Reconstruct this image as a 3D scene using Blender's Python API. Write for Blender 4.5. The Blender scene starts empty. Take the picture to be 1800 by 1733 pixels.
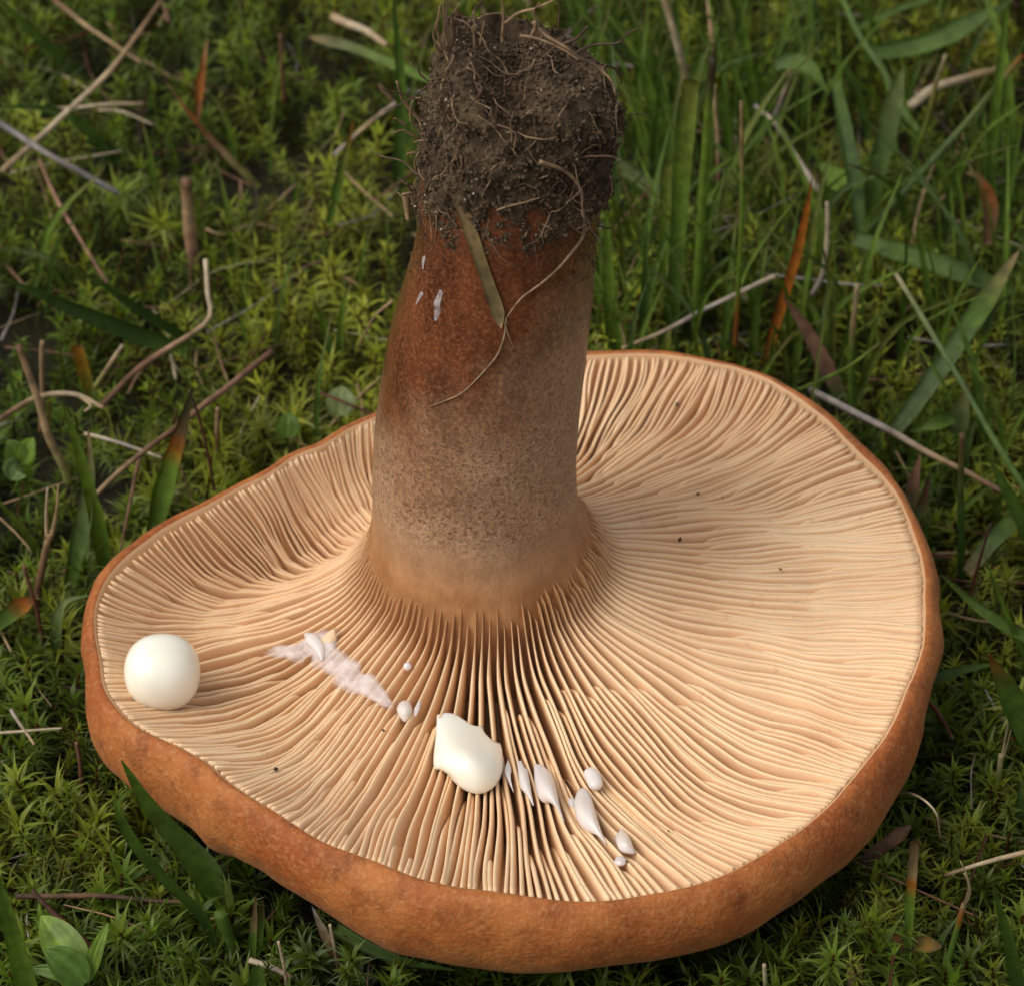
import bpy, math, random
import numpy as np
from mathutils import Vector, noise as mnoise

random.seed(7)
RNG = np.random.default_rng(11)
S = 0.01                      # everything below is written in centimetres
R_ = math.radians
SC = bpy.context.scene
COL = SC.collection

# ------------------------------------------------------------------ camera, sky, sun, exposure
PITCH = R_(41.0); DIST = 40.0; FPX = 6100.0; ZR = 2.3      # ZR: height of the cap's rim
CP, SP = math.cos(PITCH), math.sin(PITCH)
CAM = np.array([0.0, -DIST * CP, ZR + DIST * SP]); FOCUS = 0.366
cam_d = bpy.data.cameras.new('camera'); cam = bpy.data.objects.new('camera', cam_d); COL.objects.link(cam)
cam.location = CAM * S; cam.rotation_euler = (math.pi / 2 - PITCH, 0, 0)
cam_d.sensor_width = 36.0; cam_d.lens = 36.0 * FPX / 1800.0
cam_d.clip_start = 0.01; cam_d.clip_end = 200.0
cam_d.dof.use_dof = True; cam_d.dof.focus_distance = FOCUS; cam_d.dof.aperture_fstop = 50.0
cam_d.dof.aperture_blades = 9
SC.camera = cam

SUN_EL, SUN_AZ = R_(52), R_(-112)         # azimuth from +y, clockwise: the light comes over the left shoulder
w = bpy.data.worlds.new('World'); SC.world = w; w.use_nodes = True
wn = w.node_tree; wn.nodes.clear()
sky = wn.nodes.new('ShaderNodeTexSky'); sky.sky_type = 'NISHITA'; sky.sun_disc = False
sky.sun_elevation = SUN_EL; sky.sun_rotation = SUN_AZ; sky.air_density = 1.0; sky.dust_density = 4.0; sky.ozone_density = 1.0
hs = wn.nodes.new('ShaderNodeHueSaturation'); hs.inputs['Saturation'].default_value = 0.25
bg = wn.nodes.new('ShaderNodeBackground'); bg.inputs['Strength'].default_value = 0.15
wo = wn.nodes.new('ShaderNodeOutputWorld')
wn.links.new(sky.outputs[0], hs.inputs['Color']); wn.links.new(hs.outputs[0], bg.inputs[0]); wn.links.new(bg.outputs[0], wo.inputs[0])
sun_d = bpy.data.lights.new('sun', 'SUN'); sun_d.energy = 1.15; sun_d.angle = R_(45); sun_d.color = (1.0, 0.93, 0.82)
sun = bpy.data.objects.new('sun', sun_d); COL.objects.link(sun)
to_sun = Vector((math.cos(SUN_EL) * math.sin(SUN_AZ), math.cos(SUN_EL) * math.cos(SUN_AZ), math.sin(SUN_EL)))
sun.rotation_euler = to_sun.to_track_quat('Z', 'Y').to_euler(); sun.location = to_sun * 3
SC.view_settings.view_transform = 'Standard'; SC.view_settings.look = 'None'
SC.view_settings.exposure = 0.0; SC.view_settings.gamma = 1.0; SC.view_settings.use_curve_mapping = False

# ------------------------------------------------------------------ helpers: places
def ray(px, py):
    x = (px - 900.0) / FPX; u = (866.5 - py) / FPX
    return np.array([x, CP + u * SP, -SP + u * CP])
def at_z(px, py, z):
    d = ray(px, py); return CAM + d * ((z - CAM[2]) / d[2])
def at_y(px, py, y):
    d = ray(px, py); return CAM + d * ((y - CAM[1]) / d[1])
def depth(p): return float((p[1] - CAM[1]) * CP - (p[2] - CAM[2]) * SP)
def px2cm(n, p): return n * depth(p) / FPX
def project(p):
    q = np.asarray(p) - CAM; d = q[..., 1] * CP - q[..., 2] * SP; u = q[..., 1] * SP + q[..., 2] * CP
    return 900 + FPX * q[..., 0] / d, 866.5 - FPX * u / d
def lerp(a, b, t): return a + (b - a) * t
def sstep(a, b, x):
    t = np.clip((x - a) / (b - a), 0, 1); return t * t * (3 - 2 * t)
def hash2(ix, iy, iz, s):
    h = (ix * 374761393 + iy * 668265263 + iz * 2147483647 + s * 974634777) & 0xffffffff
    h = ((h ^ (h >> 13)) * 1274126177) & 0xffffffff
    return ((h ^ (h >> 16)) & 0xffff) / 65535.0
def vnoise(p, scale=1.0, seed=0):
    """value noise, -1..1, p (n,3)"""
    p = np.asarray(p, float) * scale; i = np.floor(p).astype(np.int64); f = p - i; f = f * f * (3 - 2 * f)
    r = 0
    for dx in (0, 1):
        for dy in (0, 1):
            for dz in (0, 1):
                wgt = (f[..., 0] if dx else 1 - f[..., 0]) * (f[..., 1] if dy else 1 - f[..., 1]) * (f[..., 2] if dz else 1 - f[..., 2])
                r = r + wgt * hash2(i[..., 0] + dx, i[..., 1] + dy, i[..., 2] + dz, seed)
    return r * 2 - 1
def unit(v):
    v = np.asarray(v, float); return v / (np.linalg.norm(v, axis=-1, keepdims=True) + 1e-9)
def spline(P, n):
    """Catmull-Rom through P, n samples"""
    P = np.asarray(P, float)
    if len(P) == 2: return P[0] + (P[1] - P[0]) * np.linspace(0, 1, n)[:, None]
    Q = np.vstack([2 * P[0] - P[1], P, 2 * P[-1] - P[-2]])
    L = np.concatenate([[0], np.cumsum(np.linalg.norm(np.diff(P, axis=0), axis=1))]); L /= L[-1]
    out = []
    for t in np.linspace(0, 1, n):
        k = min(np.searchsorted(L, t, side='right') - 1, len(P) - 2); f = (t - L[k]) / (L[k + 1] - L[k] + 1e-9)
        a, b, c, d = Q[k], Q[k + 1], Q[k + 2], Q[k + 3]
        out.append(.5 * (2 * b + (c - a) * f + (2 * a - 5 * b + 4 * c - d) * f * f + (3 * b - a - 3 * c + d) * f ** 3))
    return np.array(out)

# ------------------------------------------------------------------ helpers: objects
def link_mesh(name, V, F, mats, parent=None, base=None, smooth=True, col=None, attrs=None, fmat=None):
    """V in cm (world), F list of index tuples or an (n,3) array; the mesh is stored relative to its base or its parent"""
    V = np.asarray(V, float)
    root = np.array([0.0, 0, 0])
    p = parent
    if p is not None: root = np.array(p['_o'])
    if base is None: base = root if parent is not None else np.array([V[:, 0].mean(), V[:, 1].mean(), V[:, 2].min()])
    base = np.asarray(base, float)
    me = bpy.data.meshes.new(name)
    VV = ((V - base) * S).astype(np.float32)
    if isinstance(F, np.ndarray):
        n, k = F.shape
        me.vertices.add(len(VV)); me.vertices.foreach_set('co', VV.ravel())
        me.loops.add(n * k); me.loops.foreach_set('vertex_index', F.astype(np.int32).ravel())
        me.polygons.add(n); me.polygons.foreach_set('loop_start', np.arange(0, n * k, k, dtype=np.int32))
        me.update(calc_edges=True)
    else:
        me.from_pydata(VV.tolist(), [], [tuple(int(i) for i in f) for f in F]); me.update()
    me.polygons.foreach_set('use_smooth', np.full(len(me.polygons), smooth, dtype=bool))
    for m in (mats if isinstance(mats, (list, tuple)) else [mats]): me.materials.append(m)
    if fmat is not None: me.polygons.foreach_set('material_index', np.asarray(fmat, dtype=np.int32))
    if col is not None:
        a = me.color_attributes.new('col', 'FLOAT_COLOR', 'POINT')
        c = np.ones((len(VV), 4), np.float32); c[:, :3] = col; a.data.foreach_set('color', c.ravel())
    for k, v in (attrs or {}).items():
        a = me.attributes.new(k, 'FLOAT', 'POINT'); a.data.foreach_set('value', np.asarray(v, np.float32))
    o = bpy.data.objects.new(name, me); COL.objects.link(o)
    if parent is not None: o.parent = parent
    o.location = (base - root) * S
    o['_o'] = [float(c) for c in base]
    return o
def thing(name, loc):
    o = bpy.data.objects.new(name, None); COL.objects.link(o); o.empty_display_size = 0.01
    o.location = np.asarray(loc, float) * S; o['_o'] = [float(c) for c in loc]; return o
def tag(o, label=None, cat=None, group=None, kind=None):
    if label: o['label'] = label
    if cat: o['category'] = cat
    if group: o['group'] = group
    if kind: o['kind'] = kind
    return o
def grid_faces(nr, nc, close=False, off=0):
    F = []
    for i in range(nr - 1):
        for j in range(nc if close else nc - 1):
            j2 = (j + 1) % nc
            F.append((off + i * nc + j, off + i * nc + j2, off + (i + 1) * nc + j2, off + (i + 1) * nc + j))
    return F
def tube(P, rad, sides=6, cap=True):
    P = np.asarray(P, float); n = len(P); rad = np.broadcast_to(np.asarray(rad, float), (n,))
    T = unit(np.gradient(P, axis=0)); ref = np.array([0.31, 0.2, 0.93]) if abs(T[0][2]) < .85 else np.array([1.0, 0.1, 0])
    V = []
    for i in range(n):
        a = unit(np.cross(T[i], ref)); b = np.cross(T[i], a)
        for k in range(sides):
            t = 2 * math.pi * k / sides; V.append(P[i] + rad[i] * (math.cos(t) * a + math.sin(t) * b))
    F = grid_faces(n, sides, True)
    if cap: F.append(tuple(range(sides))[::-1]); F.append(tuple((n - 1) * sides + k for k in range(sides)))
    return np.array(V), F

# ------------------------------------------------------------------ helpers: materials
class Mat:
    def __init__(s, name):
        s.m = bpy.data.materials.new(name); s.m.use_nodes = True; s.t = s.m.node_tree
        s.b = s.t.nodes['Principled BSDF']; s.out = s.t.nodes['Material Output']
    def n(s, typ, ins=None, **props):
        nd = s.t.nodes.new('ShaderNode' + typ)
        for k, v in props.items(): setattr(nd, k, v)
        for k, v in (ins or {}).items(): s.put(nd.inputs[k], v)
        return nd
    def put(s, sock, v):
        if isinstance(v, bpy.types.NodeSocket): s.t.links.new(v, sock)
        elif isinstance(v, bpy.types.Node): s.t.links.new(v.outputs[0], sock)
        elif isinstance(v, (tuple, list)) and sock.type == 'RGBA' and len(v) == 3: sock.default_value = (*v, 1)
        else: sock.default_value = v
    def set(s, **kw):
        for k, v in kw.items(): s.put(s.b.inputs[k.replace('_', ' ')], v)
    def cm(s, sx=1, sy=1, sz=1):
        """object coordinates in centimetres, stretched"""
        tc = s.n('TexCoord'); mp = s.n('Mapping', {'Scale': (100 * sx, 100 * sy, 100 * sz)})
        s.t.links.new(tc.outputs['Object'], mp.inputs['Vector']); return mp.outputs[0]
    def noise(s, vec, scale, detail=3, rough=.55, dist=0.0):
        return s.n('TexNoise', {'Vector': vec, 'Scale': scale, 'Detail': detail, 'Roughness': rough, 'Distortion': dist}).outputs['Fac']
    def ramp(s, fac, a, b, c0=(0, 0, 0), c1=(1, 1, 1)):
        r = s.n('ValToRGB', {'Fac': fac}); e = r.color_ramp.elements
        e[0].position = a; e[1].position = b; e[0].color = (*c0, 1); e[1].color = (*c1, 1); return r.outputs[0]
    def mix(s, f, a, b, mode='MIX'):
        nd = s.n('Mix', data_type='RGBA', blend_type=mode)
        s.put(nd.inputs[0], f); s.put(nd.inputs[6], a); s.put(nd.inputs[7], b); return nd.outputs[2]
    def math(s, op, a, b=0.0, clamp=False):
        nd = s.n('Math', operation=op, use_clamp=clamp); s.put(nd.inputs[0], a); s.put(nd.inputs[1], b); return nd.outputs[0]
    def bump(s, h, dist_mm, strength=1.0, normal=None):
        nd = s.n('Bump', {'Height': h, 'Distance': dist_mm * 0.001, 'Strength': strength})
        if normal is not None: s.put(nd.inputs['Normal'], normal)
        s.t.links.new(nd.outputs[0], s.b.inputs['Normal']); return nd.outputs[0]
    def attr(s, name, out='Fac'):
        return s.n('Attribute', attribute_name=name).outputs[out]

def m_gill():
    m = Mat('gill flesh'); v = m.cm()
    c = m.mix(m.ramp(m.noise(v, .55, 4), .35, .68), (.75, .49, .28), (.87, .62, .38))
    c = m.mix(m.math('MULTIPLY', m.ramp(m.noise(v, 9, 3), .62, .74), .35), c, (.52, .27, .13))
    xy = m.n('SeparateXYZ', {0: v}).outputs; rr = m.math('SQRT', m.math('ADD', m.math('MULTIPLY', xy[0], xy[0]), m.math('MULTIPLY', xy[1], xy[1])))
    c = m.mix(m.n('MapRange', {'Value': rr, 'From Min': 1.62, 'From Max': 1.27}).outputs[0], c, (.47, .24, .10))   # gills turn tan where they run on to the stem
    m.set(Base_Color=c, Roughness=.5, Subsurface_Weight=.25, Subsurface_Radius=(1, .85, .7), Subsurface_Scale=.0006)
    m.b.inputs['Specular IOR Level'].default_value = .35
    m.bump(m.noise(v, 14, 3), .05, .4); return m.m
def m_flesh():
    m = Mat('cap flesh'); m.set(Base_Color=(.60, .36, .185), Roughness=.6); return m.m
def m_skin():
    m = Mat('cap skin'); v = m.cm()
    big = m.ramp(m.noise(v, .9, 4, .6), .36, .66)
    c = m.mix(big, (.32, .080, .014), (.455, .158, .037))
    mid = m.ramp(m.noise(v, 3.2, 4, .65), .48, .70)
    c = m.mix(m.math('MULTIPLY', mid, .72), c, (.17, .043, .009))
    fz = m.ramp(m.noise(v, 17, 2, .6), .50, .70)
    c = m.mix(m.math('MULTIPLY', fz, .30), c, (.58, .30, .125))
    sp = m.ramp(m.noise(v, 28, 2, .5), .60, .70)
    c = m.mix(m.math('MULTIPLY', sp, .35), c, (.20, .055, .012))
    m.set(Base_Color=c, Roughness=.62, Sheen_Weight=.08, Sheen_Roughness=.4, Sheen_Tint=(1, .75, .5), Subsurface_Weight=.1, Subsurface_Radius=(1, .4, .15), Subsurface_Scale=.0008)
    m.b.inputs['Specular IOR Level'].default_value = .3
    h = m.math('ADD', m.noise(v, 22, 3, .6), m.math('MULTIPLY', m.noise(v, 4, 3), 2.0))
    m.bump(h, .35, .5); return m.m
def m_stem():
    m = Mat('stem skin'); v = m.cm(); vs = m.cm(1, 1, .45)
    x = m.n('SeparateXYZ', {0: v}).outputs
    z = x[2]
    wob = m.math('MULTIPLY', m.math('SUBTRACT', m.noise(v, 1.1, 4, .65), .5), 3.4)
    zz = m.math('ADD', z, wob)
    red = m.n('MapRange', {'Value': m.math('SUBTRACT', zz, m.math('MULTIPLY', x[0], .85)), 'From Min': 1.8, 'From Max': 3.9}).outputs[0]
    tan = m.mix(m.ramp(m.noise(v, 1.6, 4), .35, .65), (.35, .195, .10), (.49, .30, .165))
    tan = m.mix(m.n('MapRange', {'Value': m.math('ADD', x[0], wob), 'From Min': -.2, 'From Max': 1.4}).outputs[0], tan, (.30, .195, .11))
    c = m.mix(red, tan, m.mix(m.ramp(m.noise(vs, 2.2, 4, .6), .38, .62), (.065, .015, .006), (.185, .054, .019)))
    pale = m.ramp(m.noise(v, 19, 4, .75), .46, .66)
    c = m.mix(m.math('MULTIPLY', pale, .55), c, m.mix(red, (.62, .43, .27), (.38, .15, .065)))
    spk = m.math('ADD', m.math('MULTIPLY', m.ramp(m.noise(v, 20, 4, .75), .535, .585), .7), m.math('MULTIPLY', m.ramp(m.noise(v, 34, 3, .75), .53, .58), .55), True)
    amt = m.n('MapRange', {'Value': m.math('ADD', z, m.math('MULTIPLY', wob, .15)), 'From Min': .75, 'From Max': 1.35}).outputs[0]
    c = m.mix(m.math('MULTIPLY', m.math('MULTIPLY', spk, amt), .86), c, (.095, .037, .016))
    base = m.n('MapRange', {'Value': m.math('ADD', z, m.math('MULTIPLY', wob, .10)), 'From Min': 1.15, 'From Max': .55}).outputs[0]
    c = m.mix(base, c, m.mix(m.ramp(m.noise(v, 2.5, 3), .4, .65), (.31, .135, .045), (.44, .215, .085)))
    top = m.n('MapRange', {'Value': zz, 'From Min': 4.6, 'From Max': 6.8}).outputs[0]
    c = m.mix(m.math('MULTIPLY', top, .6), c, (.085, .034, .022))
    rough = m.n('MapRange', {'Value': red, 'To Min': .58, 'To Max': .20}).outputs[0]
    m.set(Coat_Weight=m.math('MULTIPLY', red, .45), Coat_Roughness=.16); m.set(Base_Color=c, Roughness=rough, Subsurface_Weight=.12, Subsurface_Radius=(1, .4, .2), Subsurface_Scale=.001)
    m.bump(m.math('ADD', m.noise(vs, 11, 4, .6), m.math('MULTIPLY', m.noise(vs, 2, 3), 2.2)), .3, .55); return m.m
def m_soil(name, a, b, rough=.95):
    m = Mat(name); v = m.cm()
    c = m.mix(m.ramp(m.noise(v, 5, 5, .7), .35, .7), a, b)
    m.set(Base_Color=c, Roughness=rough); m.b.inputs['Specular IOR Level'].default_value = .25
    m.bump(m.noise(v, 16, 5, .7), .6, .8); return m.m
def m_flat(name, a, b, scale=4, rough=.7, bump=.1, spec=.4):
    m = Mat(name); v = m.cm()
    m.set(Base_Color=m.mix(m.ramp(m.noise(v, scale, 3), .35, .65), a, b), Roughness=rough)
    m.b.inputs['Specular IOR Level'].default_value = spec
    m.bump(m.noise(v, scale * 4, 3), bump, .6); return m.m
def m_milk(name, col, rough=.20, sss=.6, alpha=None):
    m = Mat(name); v = m.cm()
    c = m.mix(m.ramp(m.noise(v, 3, 2), .4, .7), col, tuple(x * .97 for x in col))
    m.set(Base_Color=c, Roughness=rough, Subsurface_Weight=sss, Subsurface_Radius=(1, .9, .55), Subsurface_Scale=.0015, Coat_Weight=.3, Coat_Roughness=.1)
    m.b.inputs['Specular IOR Level'].default_value = .45
    if name == 'white milk': m.set(Alpha=.84)
    if alpha:
        a = m.ramp(m.noise(v, 5, 4, .65), alpha[0], alpha[1], (alpha[2],) * 3, (alpha[3],) * 3)
        m.set(Alpha=m.math('MULTIPLY', a, m.attr('fade')))
        m.bump(m.noise(v, 10, 2), .15, .5)
    return m.m
def m_leafy(name, rough=.45, trans=.35, vein=0.0, noise_amt=.3):
    """colour from the thing's own 'col' attribute, mottled, slightly translucent"""
    m = Mat(name); v = m.cm()
    c0 = m.attr('col', 'Color')
    nz = m.ramp(m.noise(v, 5, 4, .6), .3, .7, (1 - noise_amt,) * 3, (1 + noise_amt,) * 3)
    c = m.mix(1.0, c0, nz, 'MULTIPLY')
    if vein:
        sv = m.math('SINE', m.math('MULTIPLY', m.attr('across'), 42.0))
        c = m.mix(m.math('MULTIPLY', m.math('ADD', sv, 1.0), vein), c, m.mix(.5, c, (.30, .38, .12)))
        m.bump(sv, .05, .5)
    m.set(Base_Color=c, Roughness=rough); m.b.inputs['Specular IOR Level'].default_value = .35
    if trans:
        tr = m.n('BsdfTranslucent', {'Color': m.mix(1.0, c, (1.25, 1.3, .7), 'MULTIPLY')})
        mx = m.n('MixShader', {0: trans, 1: m.b.outputs[0], 2: tr.outputs[0]})
        m.t.links.new(mx.outputs[0], m.out.inputs[0])
    return m.m
M = dict(
    gill=m_gill(), flesh=m_flesh(), skin=m_skin(), stem=m_stem(),
    soil=m_soil('clinging soil', (.040, .026, .013), (.135, .090, .048)),
    crumb=m_soil('soil crumbs', (.05, .033, .018), (.19, .13, .073)),
    quartz=m_flat('quartz sand', (.55, .50, .42), (.35, .28, .20), 6, .18, .02, .6),
    root=m_flat('rootlet', (.17, .10, .05), (.34, .22, .12), 9, .6),
    rootdark=m_flat('dark rootlet', (.045, .025, .015), (.12, .065, .035), 9, .65),
    milk=m_milk('cream milk', (.92, .885, .755)), milkw=m_milk('white milk', (.86, .77, .72), .22, .7),
    film=m_milk('milk and highlight film', (.90, .80, .76), .25, .2, (.30, .64, .30, .78)),
    speck=m_flat('dark speck', (.02, .012, .008), (.05, .03, .015), 8, .8),
    moss=m_leafy('moss', .42, .52, 0, .25),
    grass=m_leafy('grass blade', .40, .45, .17, .38),
    dry=m_leafy('dry plant', .65, .12, 0, .45),
    ground=m_soil('ground soil', (.012, .011, .005), (.035, .030, .012)),
)

# ------------------------------------------------------------------ setting: ground sheet
def ground_h(x, y):
    p = np.stack([x, y, np.zeros_like(x)], -1)
    return .18 * vnoise(p, .35, 3) + .10 * vnoise(p, 1.1, 5) - .25 - .00002 * (x * x + y * y) * 0
gx = np.concatenate([[-2000, -600, -200, -70], np.linspace(-30, 30, 61), [70, 200, 600, 2000]])
X, Y = np.meshgrid(gx, gx + 4)
V = np.stack([X.ravel(), Y.ravel(), ground_h(X.ravel(), Y.ravel())], -1)
tag(link_mesh('ground', V, grid_faces(len(gx), len(gx)), M['ground'], base=(0, 0, 0)), kind='structure')

# ------------------------------------------------------------------ the mushroom, cap down
RIM = [(660,735),(560,790),(460,845),(350,900),(270,950),(215,990),(180,1040),(165,1090),(172,1130),(186,1165),(185,1200),(202,1240),(240,1275),(300,1305),
       (370,1345),(440,1395),(510,1440),(580,1480),(650,1510),(720,1537),(800,1555),(870,1566),(950,1577),(1030,1583),(1100,1580),(1160,1570),(1230,1550),
       (1300,1520),(1370,1480),(1440,1425),(1500,1370),(1550,1300),(1590,1220),(1615,1140),(1625,1060),(1615,980),(1590,900),(1550,840),(1490,780),(1430,725),
       (1380,690),(1330,665),(1270,645),(1200,630),(1120,625),(1030,628),(940,640),(850,660),(750,695)]
OUT = [(660,727),(560,778),(450,835),(330,895),(260,930),(200,980),(160,1040),(136,1100),(140,1150),(142,1185),(133,1222),(131,1252),(151,1305),(190,1358),
       (230,1398),(289,1432),(344,1460),(399,1491),(455,1531),(510,1566),(565,1609),(612,1641),(691,1665),(762,1685),(850,1700),(950,1706),(1040,1704),
       (1150,1690),(1250,1665),(1350,1620),(1450,1555),(1530,1480),(1590,1400),(1625,1310),(1645,1200),(1657,1090),(1648,1000),(1620,920),(1580,850),
       (1520,785),(1450,720),(1400,685),(1340,655),(1270,635),(1180,618),(1100,614),(1030,617),(940,628),(850,648),(750,686)]
C0 = at_z(850, 985, ZR); CX, CY = C0[0], C0[1]
rw = np.array([at_z(x, y, ZR)[:2] for x, y in RIM]) - [CX, CY]
ra = np.arctan2(rw[:, 1], rw[:, 0]); rr = np.hypot(rw[:, 0], rw[:, 1]); o_ = np.argsort(ra); ra, rr = ra[o_], rr[o_]
NT = 360; TH = np.linspace(-math.pi, math.pi, NT, endpoint=False)
RT = np.interp(TH, np.concatenate([ra - 2 * math.pi, ra, ra + 2 * math.pi]), np.tile(rr, 3))
def smooth(a, k=3):
    for _ in range(k): a = .25 * np.roll(a, 1) + .5 * a + .25 * np.roll(a, -1)
    return a
RT = smooth(RT, 3)
RT = RT + .022 * np.sin(9 * TH + 1) * np.sin(2 * TH) + .014 * np.sin(23 * TH + 2) + .002 * np.sin(61 * TH)
def per(tab):
    return lambda t: np.interp((np.asarray(t) + math.pi) % (2 * math.pi) - math.pi, np.append(TH, math.pi), np.append(tab, tab[0]))
Rf = per(RT)
R0 = 1.30
CUP = per(smooth(np.interp(TH, R_(1) * np.array([-180, -150, -110, -90, -60, -20, 0, 30, 60, 90, 120, 150, 180]),
                           [1.5, 1.0, .8, .8, .8, .75, .7, .65, .75, 1.25, 1.7, 2.0, 1.5]), 6))
def Eb(u, t):
    """height of the gill edges relative to the rim"""
    u = np.asarray(u, float); uc = np.clip(u, 0, 1)
    z = np.interp(uc, [0, .035, .09, .16, .26, .38, .52, .66,   .8, .9, 1.0], [.34, .09, -.05, -.16, -.28, -.38, -.44, -.43, -.31, -.17, .0])
    z = z + np.where(u < 0, -u * 9.0, 0)
    sw = .05 * np.sin(3 * t + 1.0) * np.sin(math.pi * uc) + .035 * np.sin(5 * t - 6 * uc + .5) * np.sin(math.pi * uc)
    return np.where(z < 0, z * CUP(t), z) + sw
def Dep(u):
    return np.interp(u, [-.1, 0, .08, .25, .6, .85, 1.0], [.25, .45, .62, .62, .42, .24, .12])
def Dth(t):
    return .60 + .20 * np.clip(np.cos(t), 0, 1) + .38 * np.exp(-((((np.asarray(t) + math.pi / 2 + math.pi) % (2 * math.pi) - math.pi) / .75) ** 2))
def wave(u, t):
    u = np.clip(u, 0, 1.0)
    env = 1 - .7 * np.exp(-(((t + math.pi / 2 + .05) / .55) ** 2))
    return env * (.055 * np.sin(3 * t + 1.4 + 2.4 * u) * u + .026 * np.sin(7 * t + 2.1 - 5.0 * u) * u + .010 * np.sin(15 * t + 8.5 * u) * u
            + .0045 * np.sin(31 * t - 13 * u + 1) * u + .006 * np.sin(19 * t + 14 * u + 2) * np.sin(math.pi * u) + .011 * np.sin(11 * t + 11 * u) * np.sin(math.pi * u) * np.clip(np.cos(t + .2), 0, 1))
def cap_pt(u, t, z):
    r = R0 + (Rf(t) - R0) * u
    return np.stack([CX + r * np.cos(t), CY + r * np.sin(t), ZR + z], -1)

# profile of the lip and the skin: (outwards, up), scaled by k round the rim
PROF = np.array([(-.02, -.055), (.0, -.012), (.03, .02), (.08, .03), (.15, -.02), (.22, -.12), (.27, -.26), (.29, -.42), (.27, -.60), (.20, -.78), (.08, -.94),
                 (-.12, -1.08), (-.45, -1.24), (-.95, -1.42), (-1.6, -1.60), (-2.3, -1.74), (-3.0, -1.82), (-3.8, -1.86)])
K = np.ones(NT)
ox, oy = np.array(OUT, float).T
rp = np.stack(project(np.stack([CX + RT * np.cos(TH), CY + RT * np.sin(TH), np.full(NT, ZR)], -1)), -1)
tn = np.roll(rp, -1, 0) - np.roll(rp, 1, 0); nn = np.stack([tn[:, 1], -tn[:, 0]], -1); nn /= np.linalg.norm(nn, axis=1)[:, None]
if np.mean(((rp - rp.mean(0)) * nn).sum(1)) < 0: nn = -nn
A = np.stack([ox, oy], -1); B = np.roll(A, -1, 0)
for i in range(NT):
    p, d = rp[i], nn[i]; e = B - A; q = A - p
    den = d[0] * e[:, 1] - d[1] * e[:, 0]
    t = (q[:, 0] * e[:, 1] - q[:, 1] * e[:, 0]) / (den + 1e-9); s = (q[:, 0] * d[1] - q[:, 1] * d[0]) / (den + 1e-9)
    ok = (s >= 0) & (s <= 1) & (t > 0); want = t[ok].min() if ok.any() else 10
    lo, hi = .4, 1.7
    for _ in range(18):
        k = .5 * (lo + hi); pr = PROF[:12] * k
        P = np.stack([CX + (RT[i] + pr[:, 0]) * math.cos(TH[i]), CY + (RT[i] + pr[:, 0]) * math.sin(TH[i]), ZR + pr[:, 1]], -1)
        sx, sy = project(P); sup = ((sx - p[0]) * d[0] + (sy - p[1]) * d[1]).max()
        lo, hi = (k, hi) if sup < want else (lo, k)
    K[i] = k
back = np.abs((TH - math.pi / 2 + math.pi) % (2 * math.pi) - math.pi) < R_(62)
K[back] = np.clip(K[back], .75, 1.0)
K = smooth(np.clip(K, .5, 1.5), 4)

mush = thing('mushroom', (CX, CY, ZR - 1.86))
tag(mush, 'big orange-brown mushroom lying upside down, pale gills up, soil on its stem', 'mushroom')
us = np.concatenate([[-.28, -.1, 0], np.linspace(.06, .94, 14), [.985]])
TT, UU = np.meshgrid(TH, us)
P1 = cap_pt(UU, TT, Eb(UU, TT) - Dep(UU) * Dth(TT))
kk = K[None, :, None]
prof_k = np.where(np.arange(len(PROF))[:, None] < 12, 1.0, 0.0)
pr = PROF[:, None, :] * np.where(np.arange(len(PROF))[:, None, None] < 12, kk, 1 + (kk - 1) * .5)
rad = np.maximum(RT[None] + pr[..., 0], .05 + .02 * (len(PROF) - np.arange(len(PROF)))[:, None])
P2 = np.stack([CX + rad * np.cos(TH)[None], CY + rad * np.sin(TH)[None], ZR + pr[..., 1]], -1)
f2 = P2.reshape(-1, 3)
amp = np.clip((np.arange(len(PROF)) - 2) / 5, 0, 1).repeat(NT)
nz = .045 * vnoise(f2, .9, 21) + .018 * vnoise(f2, 3.1, 22)
cen = np.array([CX, CY, ZR - .3])
P2 = (f2 + unit(f2 - cen) * (nz * amp)[:, None] + np.array([0, 0, 1]) * (.006 * vnoise(f2, 6.0, 25) * (amp < .5))[:, None]).reshape(P2.shape)
PP = np.vstack([P1.reshape(-1, 3), P2.reshape(-1, 3)])
FF = np.array(grid_faces(len(us) + len(PROF), NT, True))[:, ::-1]
fm = (np.arange(len(FF)) >= (len(us) + 2) * NT).astype(int)
link_mesh('cap', PP, FF, [M['flesh'], M['skin']], mush, fmat=fm)

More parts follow.
